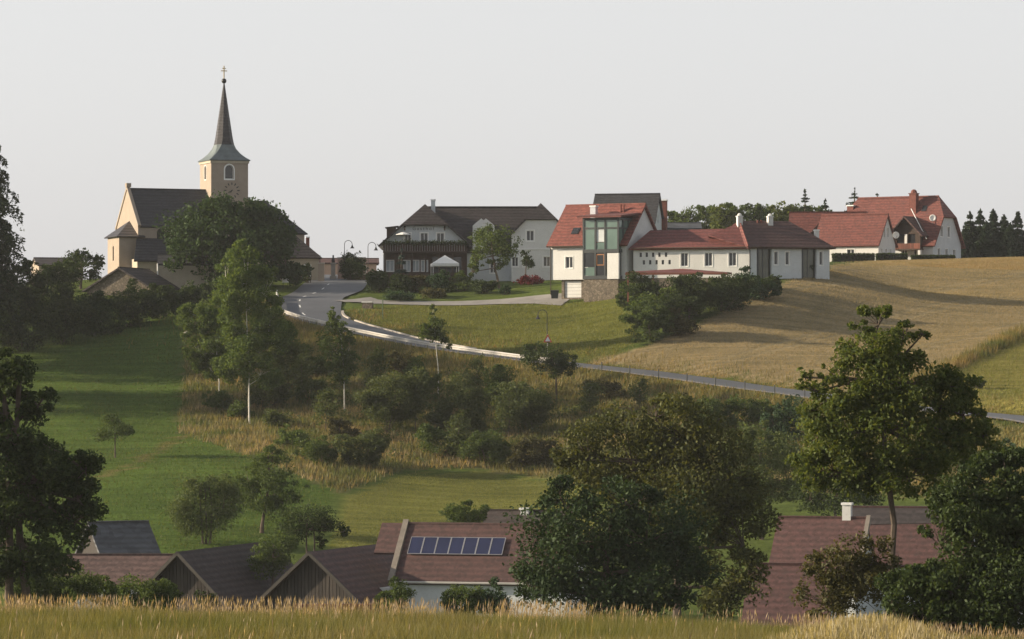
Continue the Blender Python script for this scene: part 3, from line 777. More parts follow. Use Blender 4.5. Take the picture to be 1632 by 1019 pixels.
gp = thing('gate_post', 'ochre gate post at the parsonage corner', 'post', P(512, 446, 498))
M().box(-.4, .4, -.3, .3, -.6, 2.1).build('shaft', 'ochre', gp); M().box(-.46, .46, -.36, .36, 2.1, 2.25).build('cap', 'kerb', gp)

# ------------------------------------------------------------------ guest house with balcony
kh = F / 490.0
hotel = thing('guest_house', 'long white guest house with dark half-hipped roofs and wooden balcony', 'guest house', P(612, 448, 490), math.radians(0))
u = lambda px: (px - 612) / kh
zz = lambda py: (448 - py) / kh
# left wing, ridge running away from the viewer
Wl = u(743); xc = u(677)
up_holes = [rect(u(645), u(655), zz(388.5), zz(371.5)), rect(u(670), u(682), zz(388.5), zz(371.5)), rect(u(696), u(708), zz(388), zz(371.5))]
low_holes = [rect(u(a), u(b_), zz(433), zz(415)) for a, b_ in ((615, 628), (643, 654), (657, 668), (671, 682))]
zr_l, ze_l, zh_l = zz(324.5), zz(384), zz(357)
hx = lambda z_: (zr_l - z_) / (zr_l - ze_l) * (Wl / 2)
m = M()
m.wall((0, 0, 0), X_, [(0, zz(402)), (Wl, zz(402)), (Wl, ze_l), (xc + hx(zh_l), zh_l), (xc - hx(zh_l), zh_l), (0, ze_l)], up_holes)
m.wall((0, 12, 0), NY, rect(0, 12, -2, ze_l)); m.wall((Wl, 0, 0), Y_, rect(0, 12, -2, ze_l)); m.wall((Wl, 12, 0), NX, rect(0, Wl, -2, ze_l))
lw = m.build('left_wing', 'white_b', hotel)
for hh in up_holes: window(lw, (0, 0, 0), X_, hh, surround=.12)
m = M(); m.wall((0, .02, 0), X_, [(0, -2), (Wl, -2), (Wl, zz(402.5)), (0, zz(402.5))], low_holes + [rect(u(688), u(736), zz(440), zz(409))], .6)
gf = m.build('ground_floor', 'brownwood', hotel)
for hh in low_holes: window(gf, (0, .02, 0), X_, hh, .25, True, 0.04, pane='curtain', frame='trim')
window(gf, (0, .02, 0), X_, rect(u(688), u(736), zz(440), zz(409)), .6, True, 0, frame='brownwood', name='veranda_opening')
# roof of left wing: planes in (x, y, z) with ridge along y
def wing_roof(m, xc, half, y0, y1, zr, ze, ov, og, hip, t=.22):
    s = (zr - ze) / half; H = half + ov; zb = zr - H * s; zh = zr - hip * (zr - zb); xo = (zr - zh) / s; yr = y0 - og + hip * H * .8
    for sg in (-1, 1):
        pts = [(xc + sg * H, y0 - og, zb), (xc + sg * H, y1, zb), (xc, y1, zr), (xc, yr, zr)]
        if hip: pts.append((xc + sg * xo, y0 - og, zh))
        m.slab(pts, t)
    if hip: m.slab([(xc - xo, y0 - og, zh), (xc + xo, y0 - og, zh), (xc, yr, zr)], t)
    return m
r = M(); wing_roof(r, xc, Wl / 2, 0, 12.5, zr_l, ze_l, .75, .9, .5); r.build('left_wing_roof', 'darkroof', hotel)
# timber brackets under the half hip
for sx_ in (-1, 1):
    x = xc + sx_ * hx(zh_l + .3)
    M().box(x - .1, x + .1, -.85, 0, zh_l - .5, zh_l - .3).box(x - .1, x + .1, -.85, -.65, zh_l - .9, zh_l - .3).build('roof_bracket', 'brownwood', hotel)
# shed dormer on the outer slope
dm = M().box(u(615), u(629), 3.0, 6.0, zz(390), zz(361)); dm_o = dm.build('shed_dormer', 'brownwood', hotel)
M().slab([(u(612.5), 2.8, zz(361)), (u(634), 2.8, zz(358.5)), (u(634), 6.2, zz(358.5)), (u(612.5), 6.2, zz(361))], .12).build('dormer_roof', 'darkroof', dm_o)
# balcony with boards and flower boxes
bal = M().box(-.1, Wl + .1, -1.35, -.003, zz(403.5), zz(401.2)).build('balcony', 'brownwood', hotel)
nb = 34
for i in range(nb):
    x0 = -.1 + i * (Wl + .2) / nb
    M().box(x0 + .02, x0 + (Wl + .2) / nb - .02, -1.4, -1.355, zz(401), zz(389.6)).build('balcony_board', 'brownwood', bal)
M().box(-.12, Wl + .12, -1.45, -1.31, zz(389.5), zz(388.6)).build('hand_rail', 'brownwood', bal)
for i in range(6):
    x = .2 + i * 1.75
    M().tube([(x, -1.25, -1.0), (x, -1.25, zz(403.6))], .09, 6).build('balcony_post', 'brownwood', bal)
# painted name on the gable
fc = bpy.data.curves.new('name_lettering', 'FONT'); fc.body = 'Gasthof'; fc.size = .62; fc.extrude = .015; fc.space_character = 1.45
fo = bpy.data.objects.new('tmp_text', fc); COL.objects.link(fo)
bpy.context.view_layer.update()
tm = bpy.data.meshes.new_from_object(fo.evaluated_get(bpy.context.evaluated_depsgraph_get()))
bpy.data.objects.remove(fo)
wtx = max(v.co.x for v in tm.vertices) - min(v.co.x for v in tm.vertices)
tx = link('name_lettering', tm, 'letter', hotel); tx.rotation_euler = (math.radians(90), 0, 0); tx.location = (u(674.5) - wtx / 2, -.03, zz(367))
chimney(hotel, u(689), 5.2, zr_l - 1.4, zz(317), .55, 'white_b', 'flat')
# middle range
xm0, xm1 = Wl + .01, u(815)
mid_holes = [rect(.9, 1.8, 1.0, 2.4)]
m = M(); m.wall((xm0, 2.6, 0), X_, rect(0, xm1 - xm0 + 5, -2, zz(398)), [rect(3.1, 3.9, 1.1, 2.5)]); m.wall((xm1 + 4.99, 2.6, 0), Y_, rect(0, 9, -2, zz(398)))
md = m.build('middle_range', 'white_b', hotel); window(md, (xm0, 2.6, 0), X_, rect(3.1, 3.9, 1.1, 2.5), surround=.12)
zrm = zz(326); zem = zz(400)
r = M(); r.slab([(xc + 2, 2.0, zem - .1), (u(862), 2.0, zem - .1), (u(862), 7.8, zrm), (xc, 7.8, zrm)], .22)
r.slab([(xc + 2, 13.6, zem - .1), (u(862), 13.6, zem - .1), (u(862), 7.8, zrm), (xc, 7.8, zrm)], .22)
r.box(xc, u(862), 7.65, 7.95, zrm - .05, zrm + .1); r.build('middle_roof', 'darkroof', hotel)
# stepped wall dormer
d0, d1 = u(753), u(788); dz = zz(347)
dpts = [(d0, zz(404)), (d1, zz(404)), (d1, zz(359)), (d1 - .25, zz(356)), (d1 - .95, zz(349)), (d1 - 1.15, zz(347)), ((d0 + d1) / 2 + .2, zz(348.5)), ((d0 + d1) / 2, zz(350)), ((d0 + d1) / 2 - .2, zz(348.5)), (d0 + 1.15, zz(347)), (d0 + .95, zz(349)), (d0 + .25, zz(356)), (d0, zz(359))]
dh = [rect(d0 + .35, d0 + 1.05, zz(386), zz(369)), rect(d1 - 1.05, d1 - .35, zz(386), zz(369))]
m = M(); m.wall((0, 2.3, 0), X_, dpts, dh); m.wall((d0, 7, 0), NY, rect(0, 4.7, zz(404), zz(359))); m.wall((d1, 2.3, 0), Y_, rect(0, 4.7, zz(404), zz(359)))
dd = m.build('wall_dormer', 'white', hotel)
for hh in dh: window(dd, (0, 2.3, 0), X_, hh, surround=.08)
r = M()
for sg, xe in ((-1, d0), (1, d1)):
    r.slab([(xe + sg * .12, 2.45, zz(360)), (xe + sg * .12, 7.2, zz(360)), ((d0 + d1) / 2, 7.2, zz(350.5)), ((d0 + d1) / 2, 2.45, zz(350.5))], .12)
r.build('dormer_roof', 'darkroof', dd)
# right wing
w0, w1 = u(815), u(909); xr_ = (w0 + w1) / 2; zer, zrr, zhr = zz(371), zz(323), zz(349)
hr = lambda z_: (zrr - z_) / (zrr - zer) * (w1 - w0) / 2
rh = [rect(u(839), u(851), zz(384), zz(367.5)), rect(u(808 + 8), u(826), zz(425), zz(410)), rect(u(834), u(845), zz(425), zz(409)), rect(u(866), u(877), zz(425), zz(409))]
m = M(); m.wall((0, .2, 0), X_, [(w0, -2), (w1, -2), (w1, zer), (xr_ + hr(zhr), zhr), (xr_ - hr(zhr), zhr), (w0, zer)], rh)
m.wall((w0, 13, 0), NY, rect(0, 12.8, -2, zer)); m.wall((w1, .2, 0), Y_, rect(0, 12.8, -2, zer))
rw = m.build('right_wing', 'white', hotel)
for hh in rh: window(rw, (0, .2, 0), X_, hh, surround=.13)
M().box(w0 - .04, w1 + .04, .1, .197, zz(398), zz(396.6)).build('string_course', 'trim', hotel)
r = M(); wing_roof(r, xr_, (w1 - w0) / 2, .2, 13.5, zrr, zer, .35, .45, .5); r.build('right_wing_roof', 'darkroof', hotel)
M().tube([(u(743.5), -.1, -1), (u(743.5), -.1, zz(398)), (u(750), 1.9, zz(391))], .07, 6).build('downpipe', 'brownwood', hotel)
M().tube([(u(601), -.5, zz(389)), (u(604), -.4, zz(392)), (u(611), -.2, zz(394)), (u(611.4), -.2, zz(404)), (u(611.4), -.2, -1)], .06, 6).build('downpipe', 'trim', hotel)
# terrace wall in front
tw_ = thing('terrace_wall', 'dark boarded terrace front under the guest house veranda', 'wall', P(606, 449, 486), 0)
nbd = 24
for i in range(nbd):
    M().box(i * .46 + .01, i * .46 + .45, 0, .06, -1.5, 1.1).build('board', 'brownwood', tw_)
M().box(-.05, nbd * .46 + .05, -.03, .12, 1.1, 1.2).build('hand_rail', 'brownwood', tw_)
# white garden pavilion
kt = F / 484
pv = thing('pavilion_tent', 'white pyramid-topped garden tent on the guest house terrace', 'tent', P(709, 447, 484.3), math.radians(6))
hw = 1.7; zc0, zc1, zc2 = (447 - 425) / kt, (447 - 420.5) / kt, (447 - 407) / kt
cn = M(); q1 = [(-hw, -hw), (hw, -hw), (hw, hw), (-hw, hw)]
for i in range(4):
    a, b_ = q1[i], q1[(i + 1) % 4]
    cn.poly([(*a, zc1), (*b_, zc1), (0, 0, zc2)]); cn.poly([(*a, zc0), (*b_, zc0), (*b_, zc1), (*a, zc1)])
cn.build('canopy', 'canvas', pv)
for a in q1: M().tube([(a[0] * .97, a[1] * .97, -.6), (a[0] * .97, a[1] * .97, zc1)], .035, 6).build('pole', 'trim', pv)
# parasol on the balcony
ps = thing('parasol', 'flat white parasol standing on the wooden balcony', 'parasol', tuple(Vector(P(643, 402.5, 490)) + Vector((0, -.7, 0.15))))
M().rings([[(math.cos(q * math.pi / 4) * r_, math.sin(q * math.pi / 4) * r_, z_) for q in range(8)] for r_, z_ in ((1.05, 2.1), (1.0, 2.16), (.5, 2.36), (.05, 2.5))]).build('canopy', 'canvas', ps)
M().tube([(0, 0, 0), (0, 0, 2.3)], .03, 6).build('pole', 'trim', ps)

# ------------------------------------------------------------------ modern house with glazed bay
km = F / 465.0; ym = math.radians(-27); cm = math.cos(ym)
mh = thing('modern_house', 'white house with bright red tile roof and green glazed corner bay', 'house', P(877.5, 475, 465), ym)
zm = lambda py: (475 - py) / km
um = lambda px: (px - 877.5) / km / cm
L_, Wm = 10.3, 10.0; zem_, zrm_ = zm(386), zm(386) + 4.75
fh = [rect(um(901), um(912.5), zm(428), zm(410))]
m = M(); body(m, 0, L_, 0, Wm, zm(446.5), zem_, front=fh, gl=zrm_, gr=zrm_)
bw = m.build('upper_walls', 'white', mh); window(bw, (0, 0, 0), X_, fh[0], surround=.1)
m = M(); g0, g1_ = um(897), um(924)
m.wall((um(893), .35, 0), X_, rect(0, L_ - um(893), -2.5, zm(446.4)), [rect(g0 - um(893), g1_ - um(893), 0.0, zm(448.5))], .25)
m.wall((um(893), Wm, 0), NY, rect(0, Wm - .35, -2.5, zm(446.4))); m.wall((L_, .35, 0), Y_, rect(0, Wm - .35, -2.5, zm(446.4)))
m.build('stone_base', 'stone', mh)
gd = M()
for i in range(5):
    z0 = .02 + i * (zm(448.5)) / 5; gd.box(g0 + .01, g1_ - .01, .52, .58, z0 + .012, z0 + zm(448.5) / 5 - .012)
gd.build('garage_door', 'white', mh)
M().box(g0, g1_, .585, .6, 0, zm(448.5)).build('door_seal', 'steel', mh)
r = M(); gable_roof(r, 0, L_, 0, Wm, zem_, zrm_, .55, .35, .24); mr_ = r.build('roof', 'red', mh)
M().tube([(-.12, -.55, zem_ - .6), (L_ * .48, -.55, zem_ - .6)], .08, 6).build('gutter', 'brownwood', mh)
M().tube([(.05, -.4, zem_ - .6), (.05, -.07, zem_ - .9), (.05, -.07, .4)], .06, 6).build('downpipe', 'brownwood', mh)
# skylight and vents
s_ = 4.75 / (Wm / 2)
def on_roof(x, y): return zem_ + y * s_
M().slab([(2.3, .95, on_roof(0, .95) + .12), (3.25, .95, on_roof(0, .95) + .12), (3.25, 1.75, on_roof(0, 1.75) + .12), (2.3, 1.75, on_roof(0, 1.75) + .12)], .14).build('skylight', 'glass', mr_)
for x in (7.75, 8.15): M().tube([(x, 3.9, on_roof(0, 3.9) - .3), (x, 3.9, on_roof(0, 3.9) + .95)], .11, 8).build('vent_pipe', 'brick', mr_)
chimney(mh, 4.7, 2.6, on_roof(0, 2.6) - .8, zm(330), .72, 'silver', 'flat')
# glazed bay
bx0, bx1, by0, by1 = 5.0, 9.7, -1.0, 3.6; bzt = zm(349.5)
bay = thing('glass_bay', None, None); bay.parent = mh
mid = zm(402)
fr = M()
fr.box(bx0 - .1, bx1 + .1, by0 - .05, by1, mid - .22, mid + .2); fr.box(bx0 - .1, bx1 + .1, by0 - .05, by1, bzt - .3, bzt)
fr.box(bx0 - .1, bx1 + .1, by0 - .05, by1, zm(446.4), zm(441))
cols = [0, 1.62, 2.93, 4.7]
for c_ in cols: fr.box(bx0 + c_ - .1, bx0 + c_ + .1, by0 - .06, by0 + .12, zm(441), bzt)
for c_ in (1.4, 2.9, 4.5): fr.box(bx1 - .12, bx1 + .06, by0 + c_ - .09, by0 + c_ + .09, zm(441), bzt)
fr.box(bx0, bx1, by0 - .045, by0 + .1, zm(367.2), zm(364.8)); fr.box(bx1 - .1, bx1 + .045, by0, by1, zm(367.2), zm(364.8))
fr.build('bay_frame', 'steel', bay)
def pane(x0, x1, z0, z1, mat='green_glass', d=.04): M().box(bx0 + x0 + .1, bx0 + x1 - .1, by0 + d, by0 + d + .03, z0, z1).build('pane', mat, bay)
for i in range(3):
    pane(cols[i], cols[i + 1], zm(364.6), bzt - .31)
    if i != 1: pane(cols[i], cols[i + 1], mid + .21, zm(367.4))
pane(cols[1], cols[2], mid + .21, zm(388.5)); pane(cols[1], cols[2], zm(387.6), zm(367.4), 'white_b', .08)
pane(cols[0], cols[1], zm(440.8), zm(428)); pane(cols[0], cols[1], zm(427.4), mid - .23, 'glass')
pane(cols[1], cols[2], zm(440.8), mid - .23, 'glass')
ofr = M(); x0, x1, z0, z1 = bx0 + cols[1] + .12, bx0 + cols[2] - .1, zm(425), zm(407)
for b_ in ((x0, x1, z0, z0 + .12), (x0, x1, z1 - .12, z1), (x0, x0 + .12, z0 + .12, z1 - .12), (x1 - .12, x1, z0 + .12, z1 - .12)): ofr.box(b_[0], b_[1], by0 - .01, by0 + .03, b_[2], b_[3])
ofr.build('orange_window_frame', plain('orange_wood', (0.30, 0.13, 0.05), .6), bay)
M().box(bx0 + cols[2] + .35, bx1 + .12, by0 - .12, by0 + .3, zm(446.5), zm(405.8)).build('white_panel', 'white', bay)
for a, b_ in ((0, 1.4), (1.4, 2.9), (2.9, 4.5)):
    for z0, z1 in ((zm(440.8), mid - .23), (mid + .21, zm(367.4)), (zm(364.6), bzt - .31)):
        M().box(bx1 - .07, bx1 - .04, by0 + a + .1, by0 + b_ - .1, z0, z1).build('pane', 'green_glass' if z0 > mid else 'glass', bay)
M().box(bx0 + .2, bx1 - .4, by0 + .9, by1 - .01, zm(441), bzt - .31).build('inner_wall', plain('inner_green_wall', (.10, .15, .13), .8), bay)
M().slab([(bx0 - .55, by0 - .75, bzt + .22), (bx1 + .75, by0 - .75, bzt + .22), (bx1 + .75, by1 + .2, bzt + .75), (bx0 - .55, by1 + .2, bzt + .75)], .22).build('bay_roof', 'redwing', bay)
# dark recess below the bay and stone plinth
M().box(bx0, bx1, by0 + .05, .34, -1.5, zm(446.6)).build('plinth', 'stone', mh)

# ------------------------------------------------------------------ long low wing
kw = F / 459.0; yl = math.radians(-17)
corner = Vector(P(1195, 441, 456))
Ll = 14.6; zw = lambda py: (441 - py) / kw
wing = thing('long_wing', 'long low white building with dull red roof, slit windows and angled end', 'building', corner, yl)
uw = lambda px: (px - 1195) / kw / math.cos(yl)
wholes = [rect(uw(a), uw(b_), zw(424), zw(402.5)) for a, b_ in ((1087, 1098.5), (1124.5, 1136.5), (1162, 1174))]
slits = [rect(uw(a) - .15, uw(a) + .15, zw(408.5), zw(401.5)) for a in (1024, 1033.5, 1043.5, 1053.5, 1064)] + [rect(uw(a) - .15, uw(a) + .15, zw(420.5), zw(413.5)) for a in (1029, 1039, 1049, 1059, 1069.5)]
zew, zrw = zw(392), zw(364)
m = M(); m.wall((0, 0, 0), X_, rect(-Ll, 0, -0.1, zew), wholes + slits); m.wall((-Ll, 7, 0), NY, rect(0, 7, -3, zew)); m.wall((0, 7, 0), NX, rect(0, Ll, -3, zew))
ww = m.build('front_wall', 'white', wing)
for hh in wholes: window(ww, (0, 0, 0), X_, hh, surround=.1)
for hh in slits: window(ww, (0, 0, 0), X_, hh, mull=False, frame='steel')
m = M(); m.wall((0, .06, 0), X_, rect(-Ll, 0, -3.5, -.1)); m.build('stone_plinth', 'stone', wing)
r = M(); r.slab([(-Ll - .5, -.55, zew - .25), (0.2, -.55, zew - .25), (-2.0, 3.6, zrw + .1), (-Ll + 1.2, 3.6, zrw)], .2)
r.slab([(-Ll - .5, 7.6, zew - .25), (0.2, 7.6, zew - .25), (-2.0, 3.6, zrw + .1), (-Ll + 1.2, 3.6, zrw)], .2)
r.slab([(-Ll - .5, -.55, zew - .25), (-Ll + 1.2, 3.6, zrw), (-Ll - .5, 7.6, zew - .25)], .2)
r.build('wing_roof', 'redwing', wing)
M().tube([(-Ll, -.6, zew - .2), (0.1, -.6, zew - .2)], .07, 6).build('gutter', 'brownwood', wing)
M().tube([(-.1, -.5, zew - .3), (.03, -.08, zew - .6), (.03, -.08, -.3)], .06, 6).build('downpipe', 'iron', wing)
# angled end block, turned the other way
yr2 = math.radians(33)                     # relative to the wing: +16 degrees in the world
end = thing('end_block', None, None); end.parent = wing; end.rotation_euler = (0, 0, yr2)
ke = F / 464; ce = math.cos(math.radians(16)); ue = lambda px: (px - 1195) / ke / ce
zE = zew
segs = [(1195, 1206, 'w'), (1206, 1230, 'g'), (1230, 1278, 'w'), (1278, 1302, 'g'), (1302, 1323, 'w')]
nar = [rect(ue(a), ue(a + 6), zw(422), zw(401)) for a in (1234, 1252)] + [rect(ue(1306.5), ue(1312), zw(422), zw(400))]
m = M()
for a, b_, t in segs:
    if t == 'w':
        hs_ = [h for h in nar if h[0][0] > ue(a) and h[1][0] < ue(b_)]
        m.wall((0, 0, 0), X_, rect(ue(a) + (.02 if a == 1195 else 0), ue(b_), -3.6, zE), hs_)
        m.wall((ue(b_), 0, 0), Y_, rect(0, 1.2, -3.6, zE)); m.wall((ue(a), 1.2, 0), NY, rect(0, 1.2, -3.6, zE)) if a > 1195 else None
m.wall((ue(1323), 0, 0), Y_, rect(0, 7.5, -3.6, zE)); m.wall((ue(1323), 7.5, 0), NX, rect(0, ue(1323), -3.6, zE))
ew = m.build('end_wall', 'white_b', end)
for hh in nar: window(ew, (0, 0, 0), X_, hh, mull=False, surround=.08)
for a, b_ in ((1206, 1230), (1278, 1302)):
    mid_ = (ue(a) + ue(b_)) / 2
    M().box(ue(a) + .02, ue(a) + .28, .15, .4, -3.6, zE).box(ue(b_) - .12, ue(b_) - .02, .5, .7, -3.6, zE).box(mid_ - .04, mid_ + .04, .62, .72, -3.6, zE).build('bay_frame', 'steel', end)
    for x0, x1 in ((ue(a) + .02, mid_ - .05), (mid_ + .05, ue(b_) - .13)): M().box(x0, x1, .64, .68, -3.6, zE).build('pane', plain('olive_glass', (.07, .075, .045), .15, 0, .4, .5, .7), end)
rx0, rx1 = -0.1, ue(1323)
zr2 = zw(350.5)
r = M(); fe = [(rx0 - .35, -.6, zE - .2), (rx1 + .6, -.6, zE - .2), (rx1 - 3.6, 4.2, zr2), (rx0 + 0.2, 4.2, zr2)]
r.slab(fe, .2); r.slab([(x, 8.4 - y, z) for x, y, z in fe], .2); r.slab([(rx1 + .6, -.6, zE - .2), (rx1 - 3.6, 4.2, zr2), (rx1 + .6, 9.0, zE - .2)], .2)
r.build('end_roof', 'brownred', end)
M().slab([(rx0 - .35, -.6, zE - .2), (rx0 + .2, 4.2, zr2), (rx0 - 2.6, 6.6, zE + .9), (rx0 - 4.2, 3.3, zE + 1.4)], .2).build('hip_roof', 'redwing', end)
M().tube([(rx0 - .3, -.55, zE - .08), (rx0 + .2, 4.1, zr2 + .1)], .12, 6).build('hip_tiles', 'red', end)
M().tube([(rx0, -.66, zE - .2), (rx1 + .6, -.66, zE - .2)], .07, 6).build('gutter', 'brownwood', end)
for px_ in (1180, 1229): chimney(end, ue(px_) + 1.2, 3.7, zr2 - .8, zw(344.5), .62, 'white', 'dome')
chimney(end, ue(1304) + .6, 2.0, zr2 - 2.2, zw(366.5), .5, 'white', 'flat')
for px_ in (1210, 1216): M().tube([(ue(px_) + 1.2, 3.9, zr2 - .6), (ue(px_) + 1.2, 3.9, zr2 + .1)], .13, 6).build('vent_pipe', 'brick', end)
# red carport canopy in front
cpt = thing('canopy', 'flat red-roofed canopy on slim posts in front of the low wing', 'canopy', P(997, 452, 450), math.radians(-12))
kc = F / 450; zk = lambda py: (452 - py) / kc; uk = lambda px: (px - 997) / kc / math.cos(math.radians(12))
r = M(); pk = uk(1079)
r.slab([(0, 0, zk(434)), (uk(1157), 0, zk(437)), (uk(1157), 3.8, zk(434)), (pk, 3.8, zk(427.5)), (0, 3.8, zk(431.5))], .18).build('canopy_roof', 'redwing', cpt)
M().box(-.05, uk(1157) + .05, -.06, .003, zk(438.6), zk(435.5)).build('fascia', 'redwood', cpt)
for x in (.25, uk(1022), uk(1040), uk(1090), uk(1150)): M().box(x - .08, x + .08, .2, .36, -2.2, zk(435.5)).build('post', 'redwood', cpt)
# grey gabled building behind
kb = F / 540
gb = simple_house('grey_gabled_house', 'tall dark slate roofed house rising behind the red roofed house', 'house', 944, 440, 540, -13, 8.9, 7.0, (440 - 352) / kb, (440 - 308) / kb, 'white_b', 'slate', 0, 0, ov=.4, og=.35, right=[rect(3.0, 3.9, 7.6, 8.8)])
chimney(gb, 9.2, 6.8, 6, (440 - 318) / kb, .8, 'brick', 'flat')
simple_house('flat_grey_shed', 'flat grey shed roof showing behind the low red roof', 'shed', 1046, 430, 545, 0, 6.2, 6, (430 - 363) / (F/545), (430 - 354) / (F/545), 'white_b', 'greyroof', 0, 0)
# dark bin next to the garage
bn = thing('waste_bin', 'dark waste bin standing at the left of the white garage door', 'bin', P(884, 476, 463), 0)
M().rings([[(-.4, -.3, 0), (.4, -.3, 0), (.4, .3, 0), (-.4, .3, 0)], [(-.5, -.36, .95), (.5, -.36, .95), (.5, .36, .95), (-.5, .36, .95)]]).build('bin_body', 'steel', bn)
M().slab([(-.54, -.42, .97), (.54, -.42, .97), (.54, .4, 1.06), (-.54, .4, 1.06)], .06).build('lid', 'iron', bn)

# ------------------------------------------------------------------ farm on the right
kf = F / 560.0; yf = math.radians(-30); cf = math.cos(yf)
farm = thing('farmhouse', 'big white farmhouse with red half-hipped roof on the skyline at right', 'farmhouse', P(1487, 412, 545), yf)
zf = lambda py: (412 - py) / kf
Lf, Wf = 15.5, 10.2; zef, zrf = zf(384), zf(312.5)
gh = [rect(2.6, 3.5, zf(377), zf(361)), rect(5.2, 6.1, zf(377), zf(361))] + [rect(a, a + .9, zf(408), zf(396)) for a in (1.6, 4.4, 7.2)]
fw = [rect(Lf - 3.2, Lf - 2.2, .4, 1.7), rect(Lf - 5.6, Lf - 4.6, .2, 2.0)]
m = M(); body(m, -Lf, 0, 0, Wf, -2.5, zef, right=gh, front=[rect(10.5, 11.4, .3, 1.7), rect(12.4, 13.3, .3, 1.7)], gr=(zrf, zf(345)), gl=(zrf, zf(345)))
fwall = m.build('wall', 'white_b', farm)
for hh in gh: window(fwall, (0, 0, 0), Y_, hh, surround=.1)
for hh in (rect(10.5, 11.4, .3, 1.7), rect(12.4, 13.3, .3, 1.7)): window(fwall, (-Lf, 0, 0), X_, hh, surround=.1)
r = M(); gable_roof(r, -Lf, 0, 0, Wf, zef, zrf, .6, .5, .25, .42, .42); fr_ = r.build('roof', 'farmred', farm)
sf = (zrf - zef) / (Wf / 2)
chimney(farm, -4.6, 3.6, zef + 2.6 * sf, zf(309.5), 1.05, 'brick', 'dome')
chimney(farm, -Lf + .6, 4.2, zef + 2.0, zf(326), 1.0, 'brick', 'flat')
M().slab([(-3.3, 3.3, zef + 3.3 * sf + .12), (-2.6, 3.3, zef + 3.3 * sf + .12), (-2.6, 3.9, zef + 3.9 * sf + .12), (-3.3, 3.9, zef + 3.9 * sf + .12)], .12).build('skylight', 'glass', fr_)
# timber dormer with balcony
dmr = thing('timber_dormer', None, None); dmr.parent = farm
x0, x1 = -5.9, -1.6
xd = (x0 + x1) / 2; zd0, zd1, zd2 = zf(398), zf(372), zf(346)
m = M(); m.wall((0, -.9, 0), X_, [(x0, zd0), (x1, zd0), (x1, zd1 + .2), (xd, zd2 - .4), (x0, zd1 + .2)], [rect(x0 + .6, x0 + 1.7, zf(388), zf(374)), rect(x1 - 1.9, x1 - .8, zf(388), zf(374))])
m.wall((x0, 3, 0), NY, rect(0, 3.9, zd0, zd1 + .2)); m.wall((x1, -.9, 0), Y_, rect(0, 3.9, zd0, zd1 + .2)); dw_ = m.build('dormer_wall', 'brownwood', dmr)
for hh in (rect(x0 + .6, x0 + 1.7, zf(388), zf(374)), rect(x1 - 1.9, x1 - .8, zf(388), zf(374))): M().poly([(a, -.9 + .2, b_) for a, b_ in hh]).build('pane', 'glass', dmr)
M().box(xd - .3, xd + .1, -.98, -.905, zf(390), zf(374)).build('white_panel', 'white', dmr)
r = M()
for sg in (-1, 1): r.slab([(xd + sg * 2.9, -1.9, zd1 - .5), (xd + sg * 2.9, 4.4, zd1 - .5), (xd, 5.2, zd2), (xd, -1.9, zd2)], .18)
r.build('dormer_roof', 'brownred', dmr)
M().box(x0 - .5, x1 + .5, -2.1, -.905, zf(399.5), zf(397.5)).build('balcony_floor', 'brownwood', dmr)
for i in range(16):
    xx = x0 - .5 + i * (x1 - x0 + 1.0) / 16
    M().box(xx + .02, xx + (x1 - x0 + 1) / 16 - .02, -2.14, -2.105, zf(397.3), zf(389)).build('balcony_board', 'redwood', dmr)
for xx in (x0 - .3, x1 + .3): M().box(xx - .2, xx + .2, -2.05, -1.6, -2.5, zf(399.6)).build('pillar', 'white', dmr)
M().tube([(-3.9, 1.0, zef + 4.7), (-.8, -.5, zef + .2)], .06, 6).build('verge_trim', 'trim', farm)
# cottage wing in front with its own white gable
kg = F / 540.0
cot = thing('cottage', 'white cottage with red roof and steep gable beside the farmhouse', 'cottage', P(1400, 412, 535), math.radians(-27))
zg = lambda py: (412 - py) / kg
Lc, Wc = 9.8, 6.6; zec, zrc = zg(385), zg(340)
gh2 = [rect(1.9, 2.5, zg(378), zg(362)), rect(3.3, 3.9, zg(378), zg(362))] + [rect(a, a + .6, zg(408), zg(396)) for a in (.9, 2.6, 4.4)]
fh2 = [rect(5.0, 6.1, zg(407), zg(397))]
m = M(); body(m, -Lc, 0, 0, Wc, -2.5, zec, right=gh2, front=fh2, gr=zrc, gl=zrc); cw_ = m.build('wall', 'white', cot)
for hh in gh2: window(cw_, (0, 0, 0), Y_, hh, mull=False, surround=.07)
window(cw_, (-Lc, 0, 0), X_, fh2[0], surround=.1)
r = M(); gable_roof(r, -Lc, 0, 0, Wc, zec, zrc, .5, .25, .22); r.build('roof', 'farmred', cot)
M().tube([(-Lc + .6, -.15, -1.5), (-Lc + .6, -.15, zec - .3)], .07, 6).build('downpipe', 'iron', cot)
# left range with timber gable
rng_ = thing('farm_range', 'lower red-roofed farm range with dark timber gable behind the angled block', 'farm building', P(1262, 415, 552), math.radians(-8))
zq = lambda py: (415 - py) / (F / 552)
m = M(); body(m, 0, 10.5, 0, 7, -2.5, zq(385)); m.build('wall', 'white', rng_)
r = M(); gable_roof(r, -.3, 10.5, 0, 7, zq(382), zq(337), .5, .3, .2, 0, 0); r.build('roof', 'farmred', rng_)
tg = thing('timber_gable', None, None); tg.parent = rng_
gx = 5.0; m = M(); m.wall((0, -1.2, 0), X_, [(gx - 1.7, zq(396)), (gx + 1.7, zq(396)), (gx + 1.7, zq(372)), (gx, zq(352)), (gx - 1.7, zq(372))]); m.build('gable_wall', 'brownwood', tg)
r = M()
for sg in (-1, 1): r.slab([(gx + sg * 2.5, -2.0, zq(376)), (gx + sg * 2.5, 3, zq(376)), (gx, 3.5, zq(345)), (gx, -2.0, zq(345))], .2)
r.build('gable_roof', 'brownred', tg)
M().box(gx + .9, gx + 1.2, -1.3, -1.203, zq(392), zq(376)).build('white_panel', 'white', tg)
